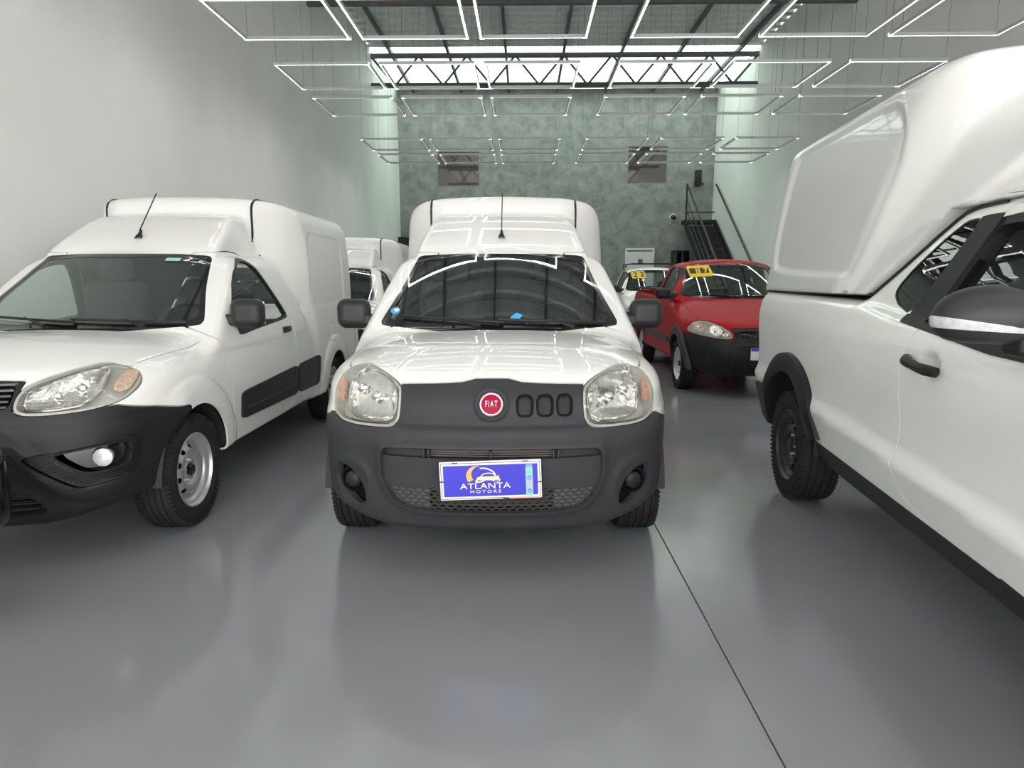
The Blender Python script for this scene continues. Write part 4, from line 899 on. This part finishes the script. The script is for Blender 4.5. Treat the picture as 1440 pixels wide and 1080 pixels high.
def pickup(name, paint, label, digits, rails):
    f = strada_f; root = empty(name, label=label, cat='pickup truck'); A = lambda V: np.abs(V[:, 0])
    M0 = snets(f, np.arange(-.98, .981, .035), np.concatenate([np.arange(-.06, .60, .025), np.arange(.60, 4.5, .04)]), np.arange(.16, 1.66, .033)); M = M0
    _, M = cut(M, lambda V: np.maximum(np.minimum(np.hypot(V[:, 1]-SW_[0], V[:, 2]-.30), np.hypot(V[:, 1]-SW_[1], V[:, 2]-.30))-.365, .42-A(V)))
    hl, s_, M = groove(M, lambda V: smax(sdpoly(A(V), V[:, 2], HL_T), V[:, 1]-.55, .05), .002); seams = []
    for s in (-1, 1):
        H = side_of(hl, s); hs = sheet('headlight', (H[0]+np.array([0, .07, 0]), H[1]), lambda x, y, z: f(x, y-.07, z), 'housing', root, .006)
        N = normals(f, H[0]); MB().add(H[0]+N*.001, H[1], 0, N).build('lens', 'lens', hs, custom=True)
        rim, _ = cut(H, lambda V: -(sdpoly(A(V), V[:, 2], HL_T)+.012)); shell(MB(), rim, f, .07, -.004).build('bezel', ['housing', 'housing'], hs, custom=True)
        for cx, cz, rr, m in ((.52, .735, .062, 'reflector'), (.67, .765, .045, 'ambers'), (.43, .70, .034, 'reflector')):
            b_, _ = cut(H, lambda V: np.hypot(A(V)-cx, V[:, 2]-cz)-rr); V = b_[0].copy(); dd = rr-np.hypot(np.abs(V[:, 0])-cx, V[:, 2]-cz); V[:, 1] += .012+.045*np.sqrt(np.clip(dd/rr, 0, 1)); MB().add(V, b_[1]).build('reflector' if m == 'reflector' else 'turn_signal', m, hs)
            y0 = float(surf_y(f, s*cx, cz)[0]); V, F = lathe_x([(0, .018), (-.012, .015), (-.016, .001)], 12); MB().add(np.c_[V[:, 1], V[:, 0], V[:, 2]]+np.array([s*cx, y0+.045, cz]), F).build('bulb_cap', 'chrome', hs)
    bp, s_, M = groove(M, lambda V: np.maximum(sdpoly(A(V), V[:, 2], BUMP_T), V[:, 1]-.62), .0025); seams.append(s_)
    gr, bp = cut(bp, lambda V: np.maximum(sdpoly(V[:, 0], V[:, 2], rnd([(-.335, .655), (.335, .655), (.345, .735), (-.345, .735)], 2, .15)), V[:, 1]-.4))
    op, bp = cut(bp, lambda V: np.maximum(sdpoly(V[:, 0], V[:, 2], OPN_T), V[:, 1]-.4))
    bo = sheet('front_bumper', bp, f, 'plastic', root, .03); fy = lambda d: (lambda x, y, z: f(x, y-d, z)); sh = lambda M_, d: (M_[0]+np.array([0, d, 0]), M_[1])
    sheet('grille', sh(gr, .03), fy(.03), 'gloss', bo, .01); tag(hexmesh(f, lambda x, z: np.maximum(np.abs(x)-.335, np.abs(z-.695)-.036), .045, .008, .007, .014, (-.36, .36), (.64, .75)).build('honeycomb_grille', 'plastic', bo), kind='stuff')
    be, lo = cut(op, lambda V: .40-V[:, 2]); sheet('bumper_beam', sh(be, .02), fy(.02), 'plastic', bo, .02); sheet('lower_grille', sh(lo, .05), fy(.05), 'gloss', bo, .01)
    tag(hexmesh(f, lambda x, z: np.maximum(sdpoly(x, z, OPN_T)+.004, z-.40), .04, .022, .007, .012, (-.38, .38), (.30, .40)).build('honeycomb_grille', 'plastic', bo), kind='stuff')
    for s in (-1, 1):
        y0 = float(surf_y(f, s*.55, .415)[0]); V, F = lathe_x([(.03, .062), (-.004, .060), (-.010, .052), (.004, .044), (.01, .042), (.004, .02), (.002, .001)], 28); MB().add(rot_about(np.c_[V[:, 1], V[:, 0], V[:, 2]], 2, s*R(12))+np.array([s*.55, y0+.006, .415]), F).build('fog_lamp_cover', 'plastic', bo)
    V, Fs = bevbox((0, float(surf_y(f, 0, .50)[0])-.006, .50), (.20, .005, .065), .003); pl = add_vf(MB(), V, Fs).build('number_plate', 'pwhite', root); y0 = float(V[:, 1].min()); V, F = box_vf((0, y0-.001, .548), (.198, .001, .016)); MB().add(V, F).build('plate_band', 'blue', pl)
    hd, s_, M = groove(M, lambda V: np.maximum(sdpoly(A(V), V[:, 1], [(-.1, -.3), (.38, -.3), (.40, .17), (.56, .30), (.64, .42), (.67, .60), (.70, 1.13), (.3, 1.09), (-.1, 1.08)]), .74-V[:, 2]), .003); seams.append(s_); sheet('bonnet', hd, f, [paint, 'trim'], root)
    WS = rnd([(-.69, 1.085), (-.60, 1.28), (-.535, 1.475), (-.3, 1.502), (.3, 1.502), (.535, 1.475), (.60, 1.28), (.69, 1.085), (.3, 1.06), (-.3, 1.06)], 1, .12)
    wsm, M = cut(M, lambda V: np.maximum(sdpoly(V[:, 0], V[:, 2], WS), np.maximum(V[:, 1]-2.1, 1.085-V[:, 1])))
    gl, fr = cut(wsm, lambda V: sdpoly(V[:, 0], V[:, 2], WS)+.03); N = normals(f, gl[0]); MB().add(gl[0]-N*.004, gl[1], 0, N).build('windshield', 'wind', root, custom=True); sheet('windshield_surround', fr, f, 'gloss', root, .015, -.002)
    wipers(root, f, [((-.50, 1.13), (.04, 1.10), (-.10, 1.07)), ((.05, 1.115), (.60, 1.10), (.42, 1.07))])
    dr, s_, M = groove(M, lambda V: np.maximum(sdpoly(V[:, 1], V[:, 2], DOOR_T), .4-A(V)), .003); seams.append(s_)
    wn, dr = cut(dr, lambda V: sdpoly(V[:, 1], V[:, 2], WIN_T)); pane, gask = cut(wn, lambda V: sdpoly(V[:, 1], V[:, 2], WIN_T)+.02)
    for s in (-1, 1):
        d = sheet('door', side_of(dr, s), f, [paint, 'trim'], root, .02); sheet('window_gasket', side_of(gask, s), f, 'plastic', d, .03, -.003)
        pp = side_of(pane, s); N = normals(f, pp[0]); MB().add(pp[0]-N*.012, pp[1], 0, N).build('door_window', 'clear', d, custom=True)
        hx = float(surf_x(f, 2.2, .93, s)[0]); V, Fs = bevbox((hx, 2.2, .93), (.016, .08, .02), .010); add_vf(MB(), V, Fs).build('door_handle', 'plastic', d)
        for yw in SW_:
            arch_trim(root, f, s, yw, .30, .355, .455, .004, 'faded3', .832)
        m_, _ = cut(side_of(M0, s), lambda V: np.maximum(sdpoly(V[:, 1], V[:, 2], rnd([(1.33, .50), (1.33, .58), (3.02, .60), (3.02, .50)], 1, .1)), .5-A(V))); sheet('side_moulding', m_, f, 'mould', root, .012, .012)
    # rear window
    rw, M = cut(M, lambda V: np.maximum(sdpoly(V[:, 0], V[:, 2], rnd([(-.52, 1.17), (.52, 1.17), (.47, 1.45), (-.47, 1.45)], 2, .15)), 2.2-V[:, 1])); N = normals(f, rw[0]); MB().add(rw[0], rw[1], 0, N).build('rear_window', 'clear', root, custom=True)
    mb = MB(); shell(mb, M, f, .012)
    for q in seams:
        if len(q[1]): shell(mb, (q[0]-normals(f, q[0])*.010, q[1]), f, .002)
    mb.build('body', [paint, 'trim'], root, custom=True)
    put_wheels(root, wheel_proto(.302, .18, .19, 'silver'), .715, SW_, .302); wells(root, SW_, .30, .37, .42, .80)
    mirror_pair(root, (.885, 1.40, 1.12), (.095, .060, .068), .05, 'plastic', .72); interior(root, (1.22, 2.02), 1.06, .60, None)
    for s in (-1, 1):
        V, Fs = bevbox((s*.725, 3.45, 1.163), (.055, .93, .016), .012); add_vf(MB(), V, Fs).build('bed_rail_cap', 'plastic', root)
    add_tube(MB(), [(0.02, 1.90, 1.555), (0.02, 2.10, 1.72)], .004, 5).build('aerial', 'plastic', root)
    if rails:
        for s in (-1, 1): add_tube(MB(), [(s*.60, 1.86, 1.55), (s*.60, 1.90, 1.60), (s*.59, 2.1, 1.615), (s*.58, 2.34, 1.60), (s*.57, 2.36, 1.52)], .014, 8).build('roof_rail', 'plastic', root)
        for y in (1.93, 2.3): add_tube(MB(), [(-.60, y, 1.61), (-.45, y, 1.635), (.45, y, 1.635), (.60, y, 1.61)], .013, 8).build('roof_bar', 'plastic', root)
    # yellow model-year card behind the top corner of the windscreen
    card = on_screen(root, f, 'year_card', [(-.500, 1.322), (-.520, 1.466), (-.235, 1.480), (-.210, 1.338)], 'yellow', off=-.004)
    for k, ch in enumerate(digits):
        c = (-.435 if k == 0 else -.305); z = 1.402+.006*k
        if len(digits) == 2 and digits == '17': on_screen(root, f, 'digit_block', [(c-.055, z-.035), (c-.055, z+.035), (c+.052, z+.040), (c+.052, z-.030)], 'pblack', off=-.007).parent = card
        V, Fs = text_vf(ch, .085 if digits == '17' else .135, .0008, 1.15, 1.0, .004); V = V+np.array([c+(.03 if digits == '17' and k == 0 else .01), 0, z]); V[:, 1] = surf_y(f, V[:, 0], V[:, 2], .9, 2.2)-.009+V[:, 1]; add_vf(MB(), V, Fs).build('digit', 'yellow' if digits == '17' else 'pblack', card)
    return root
pr = pickup('pickup_truck', 'red', 'red pickup truck with black bumper and yellow year card reading 17', '17', False); place_v(pr, 2.75, 7.0, 2)
pw = pickup('pickup_truck', 'white', 'white pickup truck with black roof bars and yellow year card reading 22', '22', True); place_v(pw, 2.97, 12.2, 1)

# ------------------------------------------------------------------ the white pickup with a fibreglass canopy, seen from the side
VW_ = (.82, 3.57)
_nzS = pch([.15, .25, .35, .55, .70, .80, .92], [.22, .10, .03, 0, .03, .07, .18])
_hcS = pch([.05, .14, .3, .6, 1.0, 1.2, 1.8, 2.4, 2.8, 3.4, 4.45], [.76, .86, .93, .99, 1.055, 1.075, 1.11, 1.15, 1.185, 1.195, 1.215])
_wcS = pch([1.0, 1.08, 1.14, 1.3, 1.5, 1.56], [.845, .825, .800, .742, .668, .640])
_wk = pch([1.15, 1.22, 1.35, 1.6, 1.85, 2.05, 2.15], [.815, .808, .792, .775, .752, .722, .70])
_fzS = pch([1.15, 1.30, 1.5, 1.8, 2.1, 2.4, 2.6], [1.45, 1.575, 1.68, 1.84, 1.98, 2.08, 2.12])
def sav_cab(x, y, z):
    ax = np.abs(x); ws = (1.0+(z-1.06)*1.45+.15*(ax/.68)**2-y)*.56
    cab = smax(ws, ax-_wcS(z), .045); cab = smax(cab, z-(1.600+.012*(y-2)-.040*(ax/.62)**2), .06); cab = smax(cab, (y-2.80+1.45*(z-1.18))*.57, .07); return smax(cab, 1.02-z, .03)
def sav_f(x, y, z):
    ax = np.abs(x); t = z-(.575+.035*(y-2.2))
    Wd = .862-.30*np.maximum(-t, 0)-.024*sst(0, .085, t)+.014*sst(.12, .36, t)-.055*sst(.40, .66, t)
    r = np.minimum(np.hypot(y-VW_[0], z-.33), np.hypot(y-VW_[1], z-.33)); Wd = Wd+.0*r
    hp = np.hypot((y-2.02)/1.25, (z-.985)/.9); Wd = Wd-.034*(1-sst(.02, .066, hp))          # bowl behind the door handle
    low = smax((_nzS(z)+_bow(ax*.97)-y)*.85, ax-Wd, .10); low = smax(low, (z-_hcS(y)+.10*(ax/.8)**4*(1-sst(.9, 1.5, y)))*.95, .07); low = smax(low, .325-z, .03); low = smax(low, y-(4.47-.10*(ax/.85)**2), .12)
    return smin(low, sav_cab(x, y, z), .03)
RECC = rnd([(4.20, 1.33), (4.255, 1.45), (4.10, 2.0), (4.02, 2.06), (2.72, 2.06), (2.56, 1.85), (2.93, 1.31), (2.98, 1.29)], 2, .2)
def canopy_f(x, y, z):
    ax = np.abs(x); d = sdpoly(y+0*z, z+0*y, RECC)
    b = smax(ax-_wk(z)+.020*(1-sst(-.035, .02, d)), (2.88-(z-1.2)*.62+.5*np.maximum(ax-.62, 0)-y)*.85, .12); b = smax(b, z-(2.15-.04*(ax/.7)**2), .10); b = smax(b, (y-4.37+(z-1.2)*.16), .06); b = smax(b, 1.212-z, .01)
    fa = smax((z-_fzS(y)+.30*(ax/.58)**4)*.85, ax-.60, .10); fa = smax(fa, y-3.2, .05); fa = smax(fa, 1.30-z, .02)
    cab = sav_cab(x, y, z); sk = smax(cab-.022, (1.535-z)*1.0, .012); sk = smax(sk, 1.30-y, .02)
    pl = (y-2.80+1.45*(z-1.18))*.57
    slope = smax(smax(.012-pl, ax-_wcS(z)-.012, .03), 1.212-z, .01); slope = smax(slope, y-3.1, .05); slope = smax(slope, z-1.85, .1)
    c = smin(smin(fa, sk, .13), smin(b, slope, .05), .12)
    E = np.maximum(pl-.012, z-1.538); c = smax(c, -E, .018)
    return np.maximum(smax(c, -(cab-.006), .008), 1.212-z)
def saveiro():
    f = sav_f; root = empty('pickup_truck', label='large white pickup truck with a tall white fibreglass canopy over its bed', cat='pickup truck'); A = lambda V: np.abs(V[:, 0]); P0 = 'white'
    M0 = snets(f, np.arange(-1.0, 1.001, .025), np.arange(-.06, 4.6, .026), np.arange(.26, 1.66, .022)); M = M0
    cz = .34; rad = .425
    _, M = cut(M, lambda V: np.maximum(np.minimum(np.hypot(V[:, 1]-VW_[0], V[:, 2]-cz), np.hypot(V[:, 1]-VW_[1], V[:, 2]-cz))-rad, .42-A(V)))
    hlP = rnd([(.40, .72), (.42, .80), (.55, .85), (.70, .88), (.79, .84), (.78, .76), (.60, .71)], 2, .2); seams = []
    hl, s_, M = groove(M, lambda V: smax(sdpoly(A(V), V[:, 2], hlP), V[:, 1]-.55, .05), .002)
    for s in (-1, 1):
        H = side_of(hl, s); hs = sheet('headlight', (H[0]+np.array([0, .06, 0]), H[1]), lambda x, y, z: f(x, y-.06, z), 'housing', root, .006); N = normals(f, H[0]); MB().add(H[0]+N*.001, H[1], 0, N).build('lens', 'lens', hs, custom=True)
    bp, s_, M = groove(M, lambda V: np.maximum(sdpoly(A(V), V[:, 2], [(-.1, .05), (.95, .05), (.95, .62), (.80, .68), (.40, .70), (.38, .84), (-.1, .85)]), V[:, 1]-.55), .003); seams.append(s_)
    gr, bp = cut(bp, lambda V: sdpoly(A(V), V[:, 2], [(-.1, .72), (.36, .72), (.36, .82), (-.1, .82)])); low, bp = cut(bp, lambda V: V[:, 2]-.55)
    bo = sheet('front_bumper', bp, f, [P0, 'trim'], root, .02); sheet('grille', gr, f, 'gloss', bo, .02, -.02); sheet('bumper_apron', low, f, 'plastic', bo, .02)
    rb, s_, M = groove(M, lambda V: np.maximum(np.maximum(V[:, 2]-.60, 4.03-V[:, 1]), -1), .003); seams.append(s_); sheet('rear_bumper', rb, f, 'plastic', root, .02, .012)
    si, M = cut(M, lambda V: np.maximum(np.maximum(V[:, 2]-(.425+.03*(V[:, 1]-2.0)*.5), .55-A(V)), np.maximum(1.0-V[:, 1], V[:, 1]-3.4)))
    for s in (-1, 1): sheet('sill_trim', side_of(si, s), f, 'plastic', root, .02, .004)
    hd, s_, M = groove(M, lambda V: np.maximum(sdpoly(A(V), V[:, 1], [(-.1, -.3), (.40, -.3), (.42, .16), (.62, .34), (.70, .60), (.73, 1.10), (.3, 1.06), (-.1, 1.05)]), .78-V[:, 2]), .003); seams.append(s_); sheet('bonnet', hd, f, [P0, 'trim'], root)
    WS = rnd([(-.72, 1.09), (-.62, 1.30), (-.56, 1.49), (-.3, 1.508), (.3, 1.508), (.56, 1.49), (.62, 1.30), (.72, 1.09), (.3, 1.06), (-.3, 1.06)], 1, .12)
    wsm, M = cut(M, lambda V: np.maximum(sdpoly(V[:, 0], V[:, 2], WS), np.maximum(V[:, 1]-2.1, .99-V[:, 1]))); gl, fr = cut(wsm, lambda V: sdpoly(V[:, 0], V[:, 2], WS)+.03); N = normals(f, gl[0]); MB().add(gl[0]-N*.004, gl[1], 0, N).build('windshield', 'wind', root, custom=True); sheet('windshield_surround', fr, f, 'gloss', root, .015, -.002)
    wipers(root, f, [((-.50, 1.13), (.04, 1.10), (-.10, 1.075)), ((.05, 1.115), (.60, 1.10), (.42, 1.075))])
    # side glass: quarter window, black pillar, open door window
    QW = rnd([(2.285, 1.145), (2.43, 1.18), (2.49, 1.215), (2.50, 1.25), (2.43, 1.33), (2.31, 1.425), (2.20, 1.492), (2.10, 1.492)], 1, .16)
    PIL = [(2.150, 1.118), (2.297, 1.14), (2.112, 1.497), (1.985, 1.497)]
    DW = rnd([(2.19, 1.130), (2.015, 1.482), (1.90, 1.490), (1.72, 1.472), (1.50, 1.35), (1.22, 1.12), (1.19, 1.065), (1.70, 1.085)], 1, .10)
    BELT = [(2.32, 1.118), (2.297, 1.15), (1.70, 1.098), (1.19, 1.075), (1.12, 1.04), (1.70, 1.058)]
    both = lambda P: (lambda V: np.maximum(sdpoly(V[:, 1], V[:, 2], P), .4-A(V)))
    qw, M = cut(M, both(QW)); pil, M = cut(M, both(PIL)); dw, M = cut(M, both(DW)); be, M = cut(M, both(BELT))
    DOOR = rnd([(2.12, 1.16), (2.19, 1.04), (2.225, .92), (2.195, .73), (2.22, .58), (2.13, .455), (1.2, .40), (1.12, .50), (1.05, .8), (1.02, 1.0), (1.10, 1.10), (1.55, 1.46), (1.75, 1.515), (2.00, 1.525)], 1, .12)
    dr, s_, M = groove(M, both(DOOR), .003); seams.append(s_)
    for s in (-1, 1):
        d = sheet('door', side_of(dr, s), f, [P0, 'trim'], root, .02)
        pp = side_of(qw, s); pin, gk = cut(pp, lambda V: sdpoly(V[:, 1], V[:, 2], QW)+.008); N = normals(f, pin[0]); MB().add(pin[0]-N*.003, pin[1], 0, N).build('quarter_window', 'tinted', root, custom=True); sheet('quarter_window_seal', gk, f, 'plastic', root, .01)
        sheet('window_pillar', side_of(pil, s), f, 'plastic', root, .02, .003); sheet('belt_strip', side_of(be, s), f, 'plastic', d, .02, .006)
        pp = side_of(dw, s); pin, gk = cut(pp, lambda V: sdpoly(V[:, 1], V[:, 2], DW)+.028); sheet('window_frame', gk, f, 'plastic', d, .05, -.004)
        N = normals(f, pin[0]); MB().add(pin[0]-N*.03, pin[1], 0, N).build('door_window', 'clear', d, custom=True)
        y = np.linspace(2.135, 1.925, 7); z = .996-.11*(2.135-y); off = np.array([.012, .030, .036, .036, .036, .030, .012]); xb = surf_x(lambda x, y, z: np.maximum(f(x, y, z), -1e3), 0*y+2.3, z, s)
        h = add_tube(MB(), np.c_[xb+s*(off+.004), y, z], [.018, .020, .018, .017, .018, .020, .018], 10); h.build('door_handle', 'plastic', d)
        for yw in VW_:
            arch_trim(root, f, s, yw, cz, rad-.012, .525, .004, 'plastic', .866, 2, 166)
        # mirror
        c = (s*1.00, 1.44, 1.19)
        def mf(x, y, z, c=c, s=s):
            px, py, pz = (x-c[0]), y-c[1], z-c[2]; e = np.sqrt((px/.135)**2+(py/.085)**2+((pz+.01)/.085)**2)-1; return smax(smax(e*.085, py-.05, .03), -pz-.075, .02)
        mm = sdf_part('side_mirror', mf, (c[0]-.14, c[1]-.1, c[2]-.1), (c[0]+.14, c[1]+.1, c[2]+.1), .011, 'faded3', root)
        ax_ = [np.arange(a, b_, .011) for a, b_ in ((c[0]-.17, c[0]+.17), (c[1]-.12, c[1]+.12), (c[2]-.13, c[2]+.13))]; MM = snets(mf, *ax_)
        st_, _ = cut(MM, lambda V: np.maximum(np.abs(V[:, 2]-(c[2]-.032+.10*(np.abs(V[:, 0])-1.0)))-(.006+.045*np.clip(np.abs(V[:, 0])-.95, 0, .2)), V[:, 1]-c[1]-.02)); sheet('mirror_lamp', st_, mf, 'mlamp', mm, .004, .003)
        V, Fs = bevbox((c[0], c[1]+.052, c[2]), (.085, .005, .045), .004); add_vf(MB(), V, Fs).build('mirror_glass', 'mirror', mm)
        x0, x1 = s*.80, s*.94; g = rbox(((x0+x1)/2, 1.42, 1.115), (.085, .045, .032), .02); sdf_part('mirror_arm', g, (min(x0, x1)-.02, 1.37, 1.08), (max(x0, x1)+.02, 1.47, 1.15), .012, 'plastic', mm)
    mb = MB(); shell(mb, M, f, .012)
    for q in seams:
        if len(q[1]): shell(mb, (q[0]-normals(f, q[0])*.009, q[1]), f, .002)
    mb.build('body', [P0, 'trim'], root, custom=True)
    CM = snets(canopy_f, np.arange(-.9, .901, .021), np.arange(1.15, 4.5, .022), np.arange(1.17, 2.22, .019), it=8)
    MB().add(CM[0], CM[1], 0, normals(canopy_f, CM[0])).build('canopy', 'canopyw', root, custom=True)
    # dark seal between canopy and body
    for s in (-1, 1):
        y = np.linspace(4.30, 2.86, 14); P = [(q, 1.207) for q in y]+[(2.74, 1.216), (2.66, 1.247), (2.5, 1.345), (2.35, 1.447), (2.27, 1.500), (2.23, 1.520), (2.17, 1.532), (2.10, 1.536), (2.02, 1.537)]; P = np.array(P); x = surf_x(f, P[:, 0], P[:, 1]-.012, s); ok = np.abs(x) < .95; x, P = x[ok], P[ok]; add_tube(MB(), np.c_[x-s*.002, P], .007, 6).build('canopy_seal', 'plastic', root)
    put_wheels(root, wheel_proto(.318, .205, .205, 'black'), .735, VW_, .318); wells(root, VW_, cz, .43, .42, .82); interior(root, (1.22, 2.0), 1.06, .66, 2.52)
    return root
MT['canopyw'] = mat('canopy_gelcoat', (.74, .74, .715), .32, coat=.6, var=.01, scale=2)
ps = saveiro(); place_v(ps, 2.063, .16, 6.3)
# ------------------------------------------------------------------ black bumper end standing in for an unidentified object before the left van
bb = empty('bumper_stand_in', (-1.93, 2.30, 0), label='glossy black bumper end standing in for an unidentified object before the van with ribbed fog lamp surrounds', cat='bumper')
g = lambda x, y, z: smax(rbox((-.16, .0, .53), (.24, .085, .165), .075)(x, y, z), rbox((-.16, -.02, .52), (.30, .12, .20), .1)(x, y, z), .02)
sdf_part('cover', g, (-.42, -.1, .34), (.1, .1, .72), .02, 'gloss', bb)
for x in (-.32, -.12): add_bev(MB(), (x, 0, .19), (.025, .05, .19), .008).build('support_post', 'plastic', bb)  # posts made up to carry the bumper end
